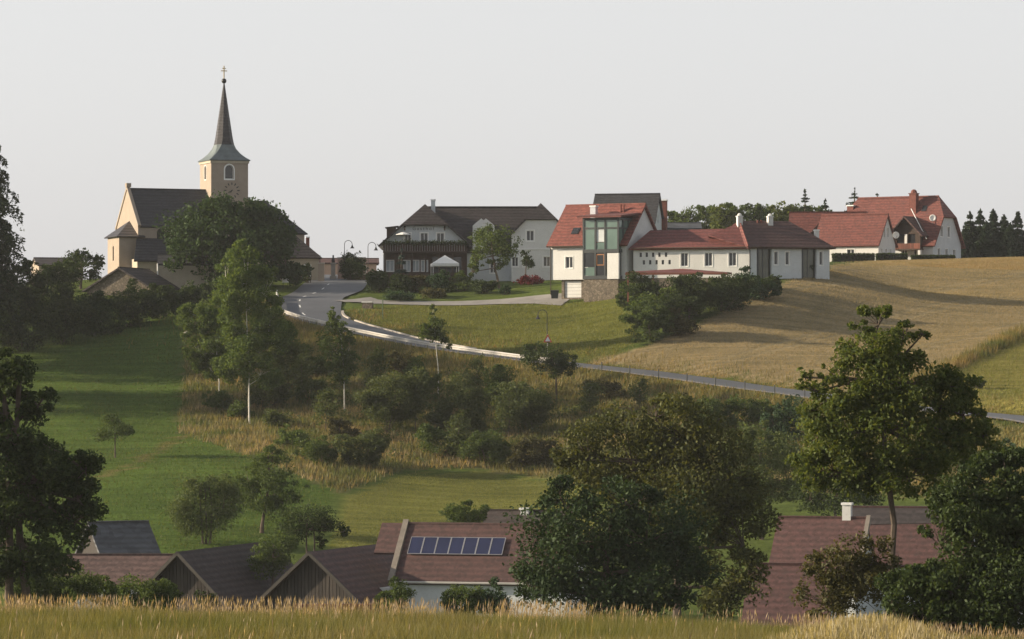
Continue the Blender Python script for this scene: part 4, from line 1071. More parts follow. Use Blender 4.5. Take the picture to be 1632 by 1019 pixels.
# satellite dishes
def dish(px, py, D, r_, label, face):
    o = thing('satellite_dish', label, 'satellite dish', P(px, py, D), face, 'satellite dishes on the farm')
    rr = []
    for t, dep in ((.02, .12), (.35, .1), (.7, .05), (1.0, 0), (1.0, .03), (.02, .16)):
        rr.append([(math.cos(q * math.pi / 6) * r_ * t, -.0 + dep, math.sin(q * math.pi / 6) * r_ * t) for q in range(12)])
    M().rings(rr).build('reflector', 'trim', o, True)
    M().tube([(0, .1, -r_ * .9), (0, -.5, -.1)], .025, 5).build('feed_arm', 'steel', o)
    M().tube([(0, .14, 0), (0, .5, -.1), (0, .55, -.9)], .04, 5).build('mast', 'steel', o)
dish(1486.5, 347.5, 545.3, .5, 'white satellite dish on the red farmhouse roof', math.radians(-10))
dish(1428, 375, 533, .5, 'satellite dish at the gable of the white cottage', math.radians(10))

# ------------------------------------------------------------------ foreground farm buildings in the valley
def rebase(o, zb):
    """put a thing's origin on the ground without moving its parts"""
    o.location.z += zb
    for ch in o.children: ch.location.z -= zb
def barn(label, apex, D, half, rise, L, yaw, roof, wall, nb=26, zfloor=-19.5):
    """boarded barn: gable towards the viewer, ridge running back"""
    o = thing('barn', label, 'barn', (wx(apex[0], D), D, 0), math.radians(yaw), 'old barns in the valley')
    za = (CY - apex[1]) / F * D; ze = za - rise
    m = M(); m.wall((-half, .08, 0), X_, [(0, zfloor), (2 * half, zfloor), (2 * half, ze), (half, za - .15), (0, ze)])
    m.wall((half, .08, 0), Y_, rect(0, L, zfloor, ze)); m.wall((-half, L, 0), NY, rect(0, L, zfloor, ze)); m.wall((half, L, 0), NX, [(0, zfloor), (2 * half, zfloor), (2 * half, ze), (half, za - .15), (0, ze)])
    m.build('wall', wall, o)
    bw_ = 2 * half / nb
    for i in range(nb):
        a, b_ = -half + i * bw_ + .015, -half + (i + 1) * bw_ - .015
        zt = lambda x: za - .25 - abs(x) / half * rise
        q = [(a, zfloor), (b_, zfloor), (b_, zt(b_)), (a, zt(a))]
        M().rings([[(x, .07, z) for x, z in q], [(x, random.uniform(0, .025), z) for x, z in q]]).build('board', wall, o)
    r = M(); s = rise / half; H = half + .5
    for sg in (-1, 1): r.slab([(sg * H, -.6, za - H * s), (sg * H, L + .4, za - H * s), (0, L + .4, za), (0, -.6, za)], .18)
    r.build('roof', roof, o)
    v = M()
    for sg in (-1, 1): v.slab([(sg * (H + .02), -.68, za - H * s + .03), (sg * (H + .02), -.58, za - H * s + .03), (0, -.58, za + .05), (0, -.68, za + .05)], .24)
    v.build('verge_board', woodmat('verge_wood', (.034, .03, .027), (.06, .053, .046)), o)
    rebase(o, -18.3)
    return o
barn('dark boarded barn nearest the left tree, plain dark roof', (287, 879), 284, 3.75, 3.7, 19, -17, 'barnroof', 'wood')
barn('wide boarded barn with its gable left of the solar panels', (497, 879), 279, 4.2, 3.75, 16, -20, 'brownred', 'wood', 30)
# solar house
ks = F / 282.0; ysol = math.radians(-14)
sol = thing('solar_house', 'white farmhouse with brown tile roof and a row of solar panels', 'house', (wx(621, 282), 282, 0), ysol)
zs = lambda py: (CY - py) / ks
zes, zrs = zs(921), zs(921) + 3.95; Ws = 8.0; Ls = 13.5
sh = [rect(4.3, 5.2, -18.1, -16.6), rect(8.2, 9.1, -18.1, -16.6)]
m = M(); body(m, 0, Ls, 0, Ws, -20, zes, front=sh, gl=zrs, gr=zrs); swl = m.build('wall', 'white_b', sol)
for hh in sh: window(swl, (0, 0, 0), X_, hh, surround=.1, frame='steel')
r = M(); gable_roof(r, .4, Ls, 0, Ws, zes, zrs, .35, .0, .2); sroof = r.build('roof', 'brownred', sol)
ss = (zrs - zes) / (Ws / 2)
fwm = M(); e_ = .28
fwm.slab([(-.05, -.45, zes - .45 * ss + e_), (.38, -.45, zes - .45 * ss + e_), (.38, 4, zrs + e_), (-.05, 4, zrs + e_)], .55)
fwm.slab([(-.05, 8.45, zes - .45 * ss + e_), (.38, 8.45, zes - .45 * ss + e_), (.38, 4, zrs + e_), (-.05, 4, zrs + e_)], .55)
fwm.build('fire_wall', 'verge', sol)
r = M(); r.slab([(-1.75, 1.8, zes + 1.8 * ss), (-.06, 1.8, zes + 1.8 * ss), (-.06, 4, zrs), (-1.75, 4, zrs)], .2); r.slab([(-1.75, 6.2, zes + 1.8 * ss), (-.06, 6.2, zes + 1.8 * ss), (-.06, 4, zrs), (-1.75, 4, zrs)], .2); r.build('side_roof', 'brownred', sol)
M().box(-1.4, -.01, .6, 7.5, -20, zs(938)).build('side_wall', 'white', sol)
M().tube([(.3, -.5, zes - .3), (Ls, -.5, zes - .3)], .09, 6).build('gutter', 'galv', sol)
M().tube([(.12, -.3, zes - .3), (.12, -.1, zes - .6), (.12, -.1, -20)], .07, 6).build('downpipe', 'galv', sol)
# seven solar panels lying on brackets above the tiles
n_ = Vector((0, -ss, 1)).normalized(); up_ = Vector((0, 1, ss)).normalized()
base = Vector((.92, .0, zes)) + up_ * 2.32 + n_ * .10
pw, ph = 1.04, 1.74
for i in range(7):
    o_ = base + Vector((i * (pw + .015), 0, 0))
    def q3(a0, a1, b0, b1, d0, d1):
        c4 = [(a0, b0), (a1, b0), (a1, b1), (a0, b1)]
        return [[o_ + Vector((a, 0, 0)) + up_ * b_ + n_ * d for a, b_ in c4] for d in (d0, d1)]
    fm = M()
    for a in ((0, pw, 0, .04), (0, pw, ph - .04, ph), (0, .04, .04, ph - .04), (pw - .04, pw, .04, ph - .04)): fm.rings(q3(*a, 0, .07))
    p_ = fm.build('solar_panel', 'solarframe', sol)
    M().rings(q3(.04, pw - .04, .04, ph - .04, .01, .05)).build('cell_glass', 'solar', p_)
rebase(sol, -18.3)
# roofs behind the solar house
bk = simple_house('back_house', 'dark-roofed house with white chimney just behind the solar house', 'house', 772, 870, 312, -12, 6.5, 6, (870 - 845) / (F/312), (870 - 815) / (F/312), 'white_b', 'barnroof', 0, 0, z0=-4)
chimney(bk, 2.9, 2.6, .5, (870 - 814) / (F/312), .7, 'white', 'flat')
# left group
simple_house('grey_barn', 'barn with plain grey sheet roof behind the pinkish roof', 'barn', 168, 908, 300, 26, 4.4, 6.2, (905 - 884) / (F/302), (905 - 832) / (F/302), 'wood', 'greyroof', 0, 0, ov=.3, z0=-3)
simple_house('pink_roofed_house', 'long low house with faded pink tile roof at lower left', 'house', 92, 945, 288, 0, 9.2, 6, (945 - 926) / (F/288), (945 - 887) / (F/288), 'white_b', 'pinkroof', 0, 0, ov=.4, z0=-3)
# right group
kr = F / 268
rh1 = simple_house('red_roofed_house', 'house with mottled old red hipped roof and white chimney at lower right', 'house', 1222, 935, 268, -16, 6.4, 8.2, (935 - 920) / kr, (935 - 827) / kr, 'white_b', 'oldred', .0, 0, ov=.3, og=.05, z0=-6)
M().slab([(6.42, -.4, .35), (6.72, -.4, .35), (6.72, 4.1, 5.0), (6.42, 4.1, 5.0)], .4).build('verge', 'verge', rh1)
chimney(rh1, 5.0, 4.2, 3.6, (935 - 807) / kr, .62, 'white', 'flat')
kr2 = F / 276
rh2 = simple_house('connected_house', 'lower red and dark roofed house behind the tall tree trunk', 'house', 1352, 925, 274, -14, 8.5, 8, (925 - 895) / kr2, (925 - 812) / kr2, 'white_b', 'oldred', 0, 0, ov=.3, z0=-6)
s2 = ((925 - 812) - (925 - 895)) / kr2 / 4
M().slab([(-.5, 2.6, (30 / kr2) + 2.6 * s2 + .06), (8.9, 2.9, (30 / kr2) + 2.9 * s2 + .06), (8.9, 4.05, (30 / kr2) + 4.05 * s2 + .06), (-.5, 4.05, (30 / kr2) + 4.05 * s2 + .06)], .05).build('upper_roof', 'darkroof', rh2)
chimney(rh2, 6.9, 4.0, 4.2, (925 - 789) / kr2, .68, 'white', 'flat')
rh3 = simple_house('far_right_house', 'pinkish roofed house half hidden by trees at the right edge', 'house', 1500, 915, 282, -6, 9, 7, 1.0, (915 - 822) / (F/282), 'white_b', 'pinkroof', 0, 0, ov=.3, z0=-6)
rh4 = simple_house('lower_pink_roof_shed', 'shed with broad faded red roof right of the big dark tree', 'shed', 1190, 1020, 245, -12, 5.0, 7.5, 1.0, (1020 - 903) / (F/245), 'white_b', 'oldred', 0, 0, ov=.3, z0=-4)
lowred = thing('red_wall', 'low dark red wall behind the grass below the wide barn', 'wall', (wx(468, 262), 262, -18.5), 0)
M().box(0, 5.6, 0, .3, -1.5, 2.55).build('wall_panel', 'brick', lowred); M().box(-.05, 5.65, -.05, .35, 2.55, 2.65).build('coping', 'brick', lowred)

# ------------------------------------------------------------------ street furniture
def lamp(px, base_py, D, top_py, label, side=1, z=None):
    g = gnd(px, D); h = (CY - top_py) / F * D - g.z
    o = thing('street_lamp', label, 'street lamp', g, 0, 'hooked street lamps')
    r_ = .52; pts = [(0, 0, -.3), (0, 0, h - r_)] + [(side * (r_ - r_ * math.cos(a)), 0, h - r_ + r_ * math.sin(a)) for a in [math.pi * i / 8 for i in range(1, 9)]] + [(side * 2 * r_, 0, h - r_ - .1)]
    M().tube(pts, [.06] + [.04] * (len(pts) - 1), 6).build('pole', 'iron', o)
    x = side * 2 * r_; z0 = h - r_ - .1
    M().rings([[(x + math.cos(q * math.pi / 4) * a, math.sin(q * math.pi / 4) * a, z0 + b_) for q in range(8)] for a, b_ in ((.05, .02), (.1, -.1), (.16, -.25), (.3, -.42), (.28, -.44), (.02, -.4))]).build('lamp_shade', 'iron', o)
lamp(549, 445, 506, 383.5, 'hooked street lamp rising above the round bush by the village road')
lamp(586.5, 450, 494, 386.5, 'hooked street lamp next to the left end of the guest house')
lamp(872, 575, 424, 494, 'hooked street lamp on the grass below the garage drive', -1)
sg_ = thing('warning_sign', 'red and white triangular road sign by the small round tree', 'road sign', gnd(873, 420), math.radians(10))
zt3 = (CY - 533) / F * 420 - sg_.location.z
M().tube([(0, .05, -.3), (0, .05, zt3)], .04, 6).build('pole', 'galv', sg_)
M().rings([[(-.5, y, zt3 - .9), (.5, y, zt3 - .9), (0, y, zt3)] for y in (.0, -.02)]).build('sign_face', 'signred', sg_)
M().rings([[(-.3, y, zt3 - .79), (.3, y, zt3 - .79), (0, y, zt3 - .25)] for y in (-.021, -.03)]).build('sign_centre', 'signwhite', sg_)
gp_ = thing('marker_pole', 'slim green pole at the corner of grass by the drive', 'pole', hit(610, 508), 0)
M().tube([(0, 0, -.3), (0, 0, 2.2)], .06, 6).tube([(0, 0, 2.2), (0, 0, 2.35)], [.1, .03], 6).build('shaft', plain('green_paint', (.06, .10, .05), .6), gp_)
bx_ = thing('stone_trough', 'grey stone trough with white rim at the corner of the drive', 'trough', hit(586, 492), math.radians(-12))
M().box(-.62, .62, -.35, .35, -.3, .72).build('trough_body', 'stone', bx_); M().box(-.68, .68, -.4, .4, .72, .84).build('rim', 'trim', bx_)
ns = thing('notice_board', 'small white notice board under the church tree at the road', 'notice board', hit(455, 461), math.radians(10))
M().box(-.42, .42, -.03, .03, .75, 1.3).build('board', 'signwhite', ns); M().tube([(-.3, .05, -.3), (-.3, .05, 1.3)], .03, 6).build('post', 'wood', ns); M().tube([(.3, .05, -.3), (.3, .05, 1.3)], .03, 6).build('post', 'wood', ns)
wp = thing('bollard', 'small white bollard at the outer road bend below the church tree', 'bollard', hit(441, 472), 0)
M().tube([(0, 0, -.2), (0, 0, .75)], .09, 8).tube([(0, 0, .75), (0, 0, .85)], [.09, .04], 8).build('shaft', 'trim', wp); M().tube([(0, 0, .52), (0, 0, .62)], .095, 8).build('band', 'iron', wp)

# ------------------------------------------------------------------ haze: evening air over the valley
hm = bpy.data.materials.new('evening_haze'); hm.use_nodes = True
hn, hl = hm.node_tree.nodes, hm.node_tree.links
hn.remove(hn['Principled BSDF']); hv = hn.new('ShaderNodeVolumePrincipled')
hv.inputs['Color'].default_value = (0.93, 0.95, 1.0, 1); hv.inputs['Density'].default_value = 0.00007; hv.inputs['Anisotropy'].default_value = 0.1
hl.new(hv.outputs[0], hn['Material Output'].inputs['Volume'])
hz = M().box(-2600, 2600, -480, 3300, -26, 48).build('haze', hm); tag(hz, 'thin evening haze over the valley', 'haze', None, 'stuff')

# ------------------------------------------------------------------ plants
def unit(n, rng):
    v = rng.normal(size=(n, 3)); return v / np.linalg.norm(v, axis=1)[:, None]
def leaf_mesh(name, C, S, rng, aspect=0.55, droop=0.0, up=0.0):
    """one rhombic leaf (or leaf spray) per centre"""
    n = len(C); d = unit(n, rng); d[:, 2] = d[:, 2] * (1 - abs(up)) - droop + up; d /= np.linalg.norm(d, axis=1)[:, None]
    w = np.cross(d, unit(n, rng)); w /= np.maximum(np.linalg.norm(w, axis=1), 1e-6)[:, None]
    S = S[:, None]
    V = np.stack([C - d * S * .55, C + w * S * aspect * .5, C + d * S * .55, C - w * S * aspect * .5], 1).reshape(-1, 3)
    return mesh_np(name, V, np.arange(4 * n).reshape(-1, 4))

def crown_points(lobes, n, rng, clump=0.24, dens=1.0):
    """lobes: (centre, rx, ry, rz); leaves gather in clumps spread through each lobe, thicker outside"""
    vol = np.array([l_[1] * l_[2] * l_[3] for l_ in lobes]) ** (2 / 3); vol /= vol.sum()
    pts, cls = [], []
    for (c, rx, ry, rz), f in zip(lobes, vol):
        m = max(10, int(f * dens * 130)); R = (rx * ry * rz) ** (1 / 3)
        d = unit(m, rng); rad = rng.uniform(0.35, 1.0, m) ** 0.55
        out = rng.uniform(.75, 1.16, m); sprig = rng.uniform(0, 1, m) < .16; out[sprig] *= rng.uniform(1.1, 1.28, sprig.sum())
        cc = np.array(c) + d * rad[:, None] * np.array([rx, ry, rz]) * out[:, None]
        s = R * clump * rng.uniform(.5, 1.5, m); s[sprig] *= .55; wgt = s ** 2 * rng.uniform(.35, 1.65, m)
        k = rng.choice(m, int(n * f), p=wgt / wgt.sum())
        off = unit(len(k), rng) * (rng.uniform(0, 1, len(k)) ** .45)[:, None]
        off[:, 2] *= .72
        pts.append(cc[k] + off * s[k][:, None] * 1.5); cls.append(cc)
    return np.concatenate(pts), cls

def bent(a, b, rng, bow=.12, k=4):
    a, b = np.array(a), np.array(b); L = np.linalg.norm(b - a); mid = rng.normal(0, bow * L, 3); mid[2] = abs(mid[2]) * .5
    return [tuple(a + (b - a) * t + mid * math.sin(math.pi * t)) for t in np.linspace(0, 1, k)]

def tree(name, label, px, D, lobes_px, n, leaf, lm, bark='bark', tr=.25, fork=None, group=None, cat='tree', seed=None, clump=.24, dens=1.0, lean=0.0, droop=0.0, limbs=True, base=None, aspect=.6, stems=1, depth=1.0, lai=4.2):
    """lobes_px: (px, py, rx_px, ry_px[, depth offset in m]) at distance D"""
    rng = np.random.default_rng(seed if seed is not None else abs(hash_(label)))
    b_ = Vector(base) if base is not None else gnd(px, D); root = thing(name, label, cat, b_, 0, group)
    k = F / D; lobes = []
    for q in lobes_px:
        dy = q[4] if len(q) > 4 else 0.0
        c = (wx(q[0], D) - b_.x, dy, (CY - q[1]) / k - b_.z); lobes.append((c, q[2] / k, q[2] / k * depth, q[3] / k))
    area = sum(math.pi * l_[1] * l_[3] for l_ in lobes) * .72
    n = int(min(90000, lai * area / (.33 * leaf ** 2 * aspect / .6)))
    pts, cls = crown_points(lobes, n, rng, clump, dens)
    top = max(l_[0][2] + l_[3] * .5 for l_ in lobes); lowz = min(l_[0][2] - l_[3] for l_ in lobes)
    cxm = float(np.average([l_[0][0] for l_ in lobes], weights=[l_[1] * l_[3] for l_ in lobes]))
    fz = fork if fork is not None else max(.4, lowz + .12 * (top - lowz))
    t = M()
    tops = []
    for s_ in range(stems):
        ox = (s_ - (stems - 1) / 2) * tr * 2.4
        p0 = (ox * .5, 0, -.5); p1 = (ox + lean * fz + cxm * .15, 0, fz); p2 = (cxm + ox, 0, top * .92)
        path = bent(p0, p1, rng, .035, 5) + bent(p1, p2, rng, .03, 5)[1:]
        rr = [tr * (1 - .75 * i / (len(path) - 1)) * (1.25 if i == 0 else 1) for i in range(len(path))]
        t.tube(path, rr, 7); tops.append((path, rr))
    if limbs:
        for (c, rx, ry, rz), cc in zip(lobes, cls):
            path = tops[int(rng.integers(stems))][0]
            j = int(np.clip(np.searchsorted([p[2] for p in path], c[2] - rz * .7), 3, len(path) - 2))
            hub = (c[0], c[1], c[2] - rz * .25)
            t.tube(bent(path[j], hub, rng, .1, 4), [tr * .36, tr * .28, tr * .2, tr * .15], 6)
            for q in rng.choice(len(cc), min(len(cc), 9), replace=False):
                t.tube(bent(hub, cc[q], rng, .1, 3), [tr * .13, tr * .08, tr * .03], 4)
    t.build('trunk', bark, root)
    sz = leaf * rng.uniform(.45, 1.55, len(pts))
    link('crown', leaf_mesh('crown', pts, sz, rng, aspect, droop), lm, root)
    return root
def hash_(s):
    h = 2166136261
    for ch in s: h = ((h ^ ord(ch)) * 16777619) & 0x7fffffff
    return h

def shrub(label, px, py, w, h, lm, D=None, n=1500, leaf=.2, name='shrub', group='shrubs on the road bank', cat='shrub', clump=.3, base=None):
    g = Vector(base) if base is not None else (gnd(px, D) if D else hit(px, py)); D = g.y; k = F / D
    rng = np.random.default_rng(hash_(label)); root = thing(name, label, cat, g, 0, group)
    W_, H_ = w / k / 2 * 1.08, h / k * 1.15
    lobes = [((0, 0, H_ * .4), W_ * .7, W_ * .7, H_ * .42)]
    for q in range(int(rng.integers(4, 7))):
        hx_ = rng.uniform(-.75, .75); r_ = rng.uniform(.22, .45)
        lobes.append(((hx_ * W_, rng.uniform(-.5, .5) * W_, H_ * rng.uniform(.25, .8) * (1 - .35 * abs(hx_))), W_ * r_, W_ * r_, H_ * rng.uniform(.18, .36)))
    n = int(3.4 * W_ * 2 * H_ * .9 / (.2 * leaf ** 2))
    pts, cls = crown_points(lobes, n, rng, clump, .5); pts[:, 2] = np.maximum(pts[:, 2], -.1)
    t = M()
    for q in range(5):
        c = cls[q % len(cls)][int(rng.integers(len(cls[q % len(cls)])))]; c = np.array(c); c[2] = max(c[2], .2)
        t.tube(bent((rng.uniform(-.2, .2), rng.uniform(-.2, .2), -.3), c, rng, .1, 4), [.06, .05, .035, .015], 5)
    t.build('stem', 'bark', root)
    link('foliage', leaf_mesh('foliage', pts, leaf * rng.uniform(.6, 1.4, len(pts)), rng, .6), lm, root)
    return root

def conifer(label, px, D, top_py, r_px, lm='L_needle', n=2600, leaf=.35, droop=.25, whorls=16, name='spruce_tree', group='spruces on the skyline', base=None, first=.04, sparse=1.0, power=.9, fall=.6):
    b_ = Vector(base) if base is not None else gnd(px, D); k = F / D; H = (CY - top_py) / k - b_.z; R = r_px / k
    rng = np.random.default_rng(hash_(label)); root = thing(name, label, 'conifer', b_, 0, group)
    t = M(); t.tube([(0, 0, -.4), (0, 0, H * .5), (0, 0, H * .995)], [R * .07 + .1, R * .045 + .06, .02], 6)
    C, S = [], []
    tot = 0
    for wv in range(whorls):
        f = first + (1 - first) * (wv + rng.uniform(-.7, .7)) / whorls; f = min(max(f, first), .985)
        ln = R * (1 - f) ** power * rng.uniform(.75, 1.12) + .12
        nb = int(rng.integers(5, 8) * sparse) + 1; a0 = rng.uniform(0, 6.28)
        for b2 in range(nb):
            a = a0 + b2 * 6.283 / nb + rng.normal(0, .2); L = ln * rng.uniform(.65, 1.12)
            m_ = max(4, int(n * L / (R * whorls * 4.2)))
            s = rng.uniform(.05, 1, m_) ** .75
            z = H * f - droop * L * s ** 1.6 + .06 * L * s
            lat = rng.normal(0, 1, m_) * (.10 * L + .05) * (1.1 - s * .7)
            hang = -np.abs(rng.normal(0, 1, m_)) * (.10 * L + .05) * fall
            C.append(np.stack([np.cos(a) * L * s - np.sin(a) * lat, np.sin(a) * L * s + np.cos(a) * lat, z + hang], 1)); S.append(np.full(m_, 1.0))
            t.tube([(0, 0, H * f), (math.cos(a) * L * .5, math.sin(a) * L * .5, H * f - droop * L * .33 + .03 * L), (math.cos(a) * L * .95, math.sin(a) * L * .95, H * f - droop * L * .92 + .05 * L)], [.05, .035, .01], 4, False)
    C.append(np.stack([rng.normal(0, .05, 30), rng.normal(0, .05, 30), H * rng.uniform(.9, 1.0, 30)], 1))
    C = np.concatenate(C)
    t.build('trunk', 'bark', root)
    link('needles', leaf_mesh('needles', C, leaf * rng.uniform(.6, 1.4, len(C)), rng, .4, .25), lm, root)
    return root

# --- trees of the village
tree('chestnut_tree', 'big round dark chestnut tree in front of the church tower', 378, 486, [(370, 378, 92, 62), (325, 402, 58, 50), (432, 398, 52, 52), (365, 334, 48, 26), (298, 398, 30, 45), (455, 412, 28, 38), (400, 350, 45, 35)], 26000, .40, 'L_church', tr=.5, clump=.24, lai=6, dens=1.8)
tree('garden_tree', 'leafy tree on the lawn in front of the guest house', 795, 478, [(785, 385, 36, 22), (760, 412, 15, 18), (808, 396, 20, 22), (775, 372, 20, 12), (752, 430, 10, 12), (790, 418, 14, 10)], 4200, .24, 'L_mid', tr=.24, clump=.26, fork=1.2)
tree('dark_ornamental_tree', 'small dark ornamental tree against the white guest house wall', 838, 484, [(838, 412, 8, 12), (845, 420, 8, 9), (833, 404, 5, 6)], 900, .2, 'L_dark', tr=.1)
tree('round_tree', 'clipped round-topped tree by the village road below the street lamp', 560, 507, [(560, 418, 20, 18), (550, 425, 10, 14), (572, 424, 11, 14)], 2600, .24, 'L_dark', tr=.18)
conifer('small blue-grey spruce in front of the guest house veranda', 640, 480, 396, 20, 'L_bluespruce', 1600, .28, .3, 10, 'blue_spruce', None)
tree('bushy_tree', 'dark bushy tree between the ochre cottage and the church annex', 130, 490, [(130, 425, 32, 24), (112, 432, 22, 20), (150, 408, 14, 10), (155, 430, 16, 18), (128, 404, 12, 10)], 4200, .28, 'L_dark', tr=.22)
conifer('tall drooping larch at the left edge with ragged branches', -26, 432, 178, 112, 'L_larch', 60000, .4, .5, 26, 'larch_tree', None, first=.2, sparse=1.1, power=.6, fall=1.6)
tree('broad_tree', 'broad dark tree at the left edge under the larch', 20, 452, [(15, 462, 58, 46), (62, 474, 30, 40), (-30, 450, 40, 60), (45, 432, 20, 22)], 8000, .3, 'L_dark', tr=.3)
tree('edge_tree', 'tall dark tree cut by the left edge behind the meadow', -95, 446, [(-95, 370, 90, 70), (-60, 450, 80, 60), (-150, 440, 90, 80), (-40, 470, 52, 40), (-110, 300, 60, 50)], 9000, .42, 'L_dark', tr=.4, lai=5, depth=1.3)
tree('edge_tree', 'dark tree at the left edge in the middle of the edge row', -110, 424, [(-110, 420, 90, 80), (-70, 490, 80, 60), (-170, 490, 90, 80), (-120, 350, 70, 60), (-30, 510, 44, 34)], 9000, .42, 'L_dark', tr=.4, lai=5, depth=1.3)
tree('edge_tree', 'dark tree at the left edge just above the lower left tree', -120, 402, [(-120, 440, 90, 80), (-80, 520, 84, 60), (-180, 510, 90, 80), (-130, 370, 70, 60), (-45, 540, 50, 34)], 9000, .42, 'L_dark', tr=.4, lai=5, depth=1.3)
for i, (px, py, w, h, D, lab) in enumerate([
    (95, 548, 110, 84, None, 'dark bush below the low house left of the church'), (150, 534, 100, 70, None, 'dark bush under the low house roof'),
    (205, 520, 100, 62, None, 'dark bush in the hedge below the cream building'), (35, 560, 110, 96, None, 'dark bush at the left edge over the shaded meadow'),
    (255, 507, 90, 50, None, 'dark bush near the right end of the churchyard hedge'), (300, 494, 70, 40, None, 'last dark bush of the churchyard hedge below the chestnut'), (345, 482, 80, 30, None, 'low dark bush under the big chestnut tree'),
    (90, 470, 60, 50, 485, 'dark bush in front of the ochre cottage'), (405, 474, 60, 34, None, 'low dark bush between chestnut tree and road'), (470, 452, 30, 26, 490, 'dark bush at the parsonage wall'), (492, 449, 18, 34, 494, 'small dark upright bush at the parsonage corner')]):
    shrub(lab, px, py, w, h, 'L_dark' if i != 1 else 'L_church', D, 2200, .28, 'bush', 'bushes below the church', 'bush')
for i, (px, py, w, h, D, lm, lab) in enumerate([
    (603, 470, 46, 44, 480, 'L_dark', 'dark shrub at the left corner of the guest house terrace'), (640, 474, 54, 30, 478, 'L_dark', 'dark shrub at the foot of the blue spruce'),
    (668, 472, 44, 26, 479, 'L_copper', 'brownish shrub in front of the veranda windows'), (700, 473, 46, 30, 478, 'L_blue', 'bluish shrub below the white tent'),
    (735, 473, 44, 28, 478, 'L_mid', 'green shrub right of the white tent'), (768, 476, 48, 22, 474, 'L_dark', 'dark low shrub at the foot of the garden tree'),
    (690, 482, 60, 14, 472, 'L_copper', 'low brownish shrub along the drive below the terrace'), (635, 484, 70, 14, 470, 'L_blue', 'low shrub along the drive near the road junction'), (805, 478, 20, 16, 472, 'L_blue', 'small round shrub right of the garden tree trunk'),
    (845, 440, 52, 14, 481, 'flower', 'mound of red flowers at the guest house wall'), (566, 440, 40, 34, 502, 'L_dark', 'dark shrub growing over the rubble wall')]):
    shrub(lab, px, py, w, h, lm, D, 1300, .2, 'shrub' if lm != 'flower' else 'flower_bed', 'garden shrubs of the guest house', 'shrub' if lm != 'flower' else 'flowers')
# flower boxes on the balcony
rngf = np.random.default_rng(5); nfl = 2600
fb = np.stack([rngf.uniform(-.1, Wl + .1, nfl), rngf.normal(-1.42, .1, nfl), zz(388.8) + rngf.normal(.05, .16, nfl)], 1)
link('balcony_flowers', leaf_mesh('balcony_flowers', fb, rngf.uniform(.1, .22, nfl), rngf, .7), 'L_dark', bal)
# bushes beside the modern house
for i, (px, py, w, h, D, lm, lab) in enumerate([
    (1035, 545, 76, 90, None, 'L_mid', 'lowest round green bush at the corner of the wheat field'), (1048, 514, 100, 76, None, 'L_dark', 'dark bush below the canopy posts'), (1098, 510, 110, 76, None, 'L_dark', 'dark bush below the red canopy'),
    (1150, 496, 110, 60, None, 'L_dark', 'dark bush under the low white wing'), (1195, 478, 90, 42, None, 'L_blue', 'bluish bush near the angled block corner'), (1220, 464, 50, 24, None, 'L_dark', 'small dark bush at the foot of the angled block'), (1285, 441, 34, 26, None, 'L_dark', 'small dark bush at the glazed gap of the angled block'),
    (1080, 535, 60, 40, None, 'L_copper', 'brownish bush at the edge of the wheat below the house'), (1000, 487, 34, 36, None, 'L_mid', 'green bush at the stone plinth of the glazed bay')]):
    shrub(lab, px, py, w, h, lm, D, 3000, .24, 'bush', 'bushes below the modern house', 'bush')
# clipped hedges before the farm
for px0, px1, D, lab in ((1326, 1394, 528, 'clipped dark hedge in front of the white cottage front'), (1396, 1446, 530, 'clipped dark hedge under the timber balcony'), (1452, 1522, 532, 'clipped dark hedge before the farmhouse gable')):
    g = gnd((px0 + px1) / 2, D); hw_ = (px1 - px0) / 2 / (F / D); rng = np.random.default_rng(px0); nn = 2600
    root = thing('hedge', lab, 'hedge', g, 0, 'hedges before the farm')
    zt = (CY - (404 if px0 < 1450 else 407)) / (F / D) - g.z
    c = np.stack([rng.uniform(-hw_, hw_, nn), rng.uniform(-.5, .5, nn), rng.uniform(-.1, 1, nn) ** .8 * zt if False else np.clip(rng.uniform(0, 1, nn), 0, 1) * zt], 1)
    link('foliage', leaf_mesh('foliage', c, .24 * rng.uniform(.6, 1.4, nn), rng, .7), 'L_dark', root)
    M().box(-hw_ * .95, hw_ * .95, -.3, .3, -.5, zt * .85).build('hedge_core', 'wood', root)
# --- skyline trees
for i, (px, top, r, D, lab) in enumerate([(1283, 302, 15, 590, 'slim spruce with bare tip between the red roofs and the wood'), (1315, 316, 17, 585, 'shorter spruce just right of the slim spruce'), (1362, 300, 24, 590, 'ragged spruce behind the left end of the farmhouse roof'),
    (1546, 338, 18, 578, 'spruce next to the farmhouse gable'), (1562, 334, 16, 582, 'second spruce from the farmhouse gable'), (1583, 333, 20, 580, 'tallest dark spruce right of the farmhouse'), (1600, 342, 16, 584, 'spruce in the gap before the rightmost conifers'), (1622, 337, 18, 580, 'spruce at the right edge of the picture'), (1645, 340, 20, 582, 'spruce cut by the right edge of the picture'), (1572, 352, 18, 576, 'short spruce squeezed between the second and the tallest spruce'), (1610, 356, 20, 575, 'low spruce in front of the rightmost conifers'), (1539, 362, 14, 574, 'lowest spruce touching the farmhouse gable'),
    (1398, 308, 5, 620, 'tip of a spruce showing over the farmhouse ridge')]):
    conifer(lab, px, D, top, r * (2.3 if px > 1500 else 2.8), n=17000 if px > 1500 else 9000, leaf=.5 if px > 1500 else .42, droop=.3 if px > 1500 else .1, whorls=26 if px > 1500 else 24, sparse=1.3 if px > 1500 else .75, first=.05, power=.95)
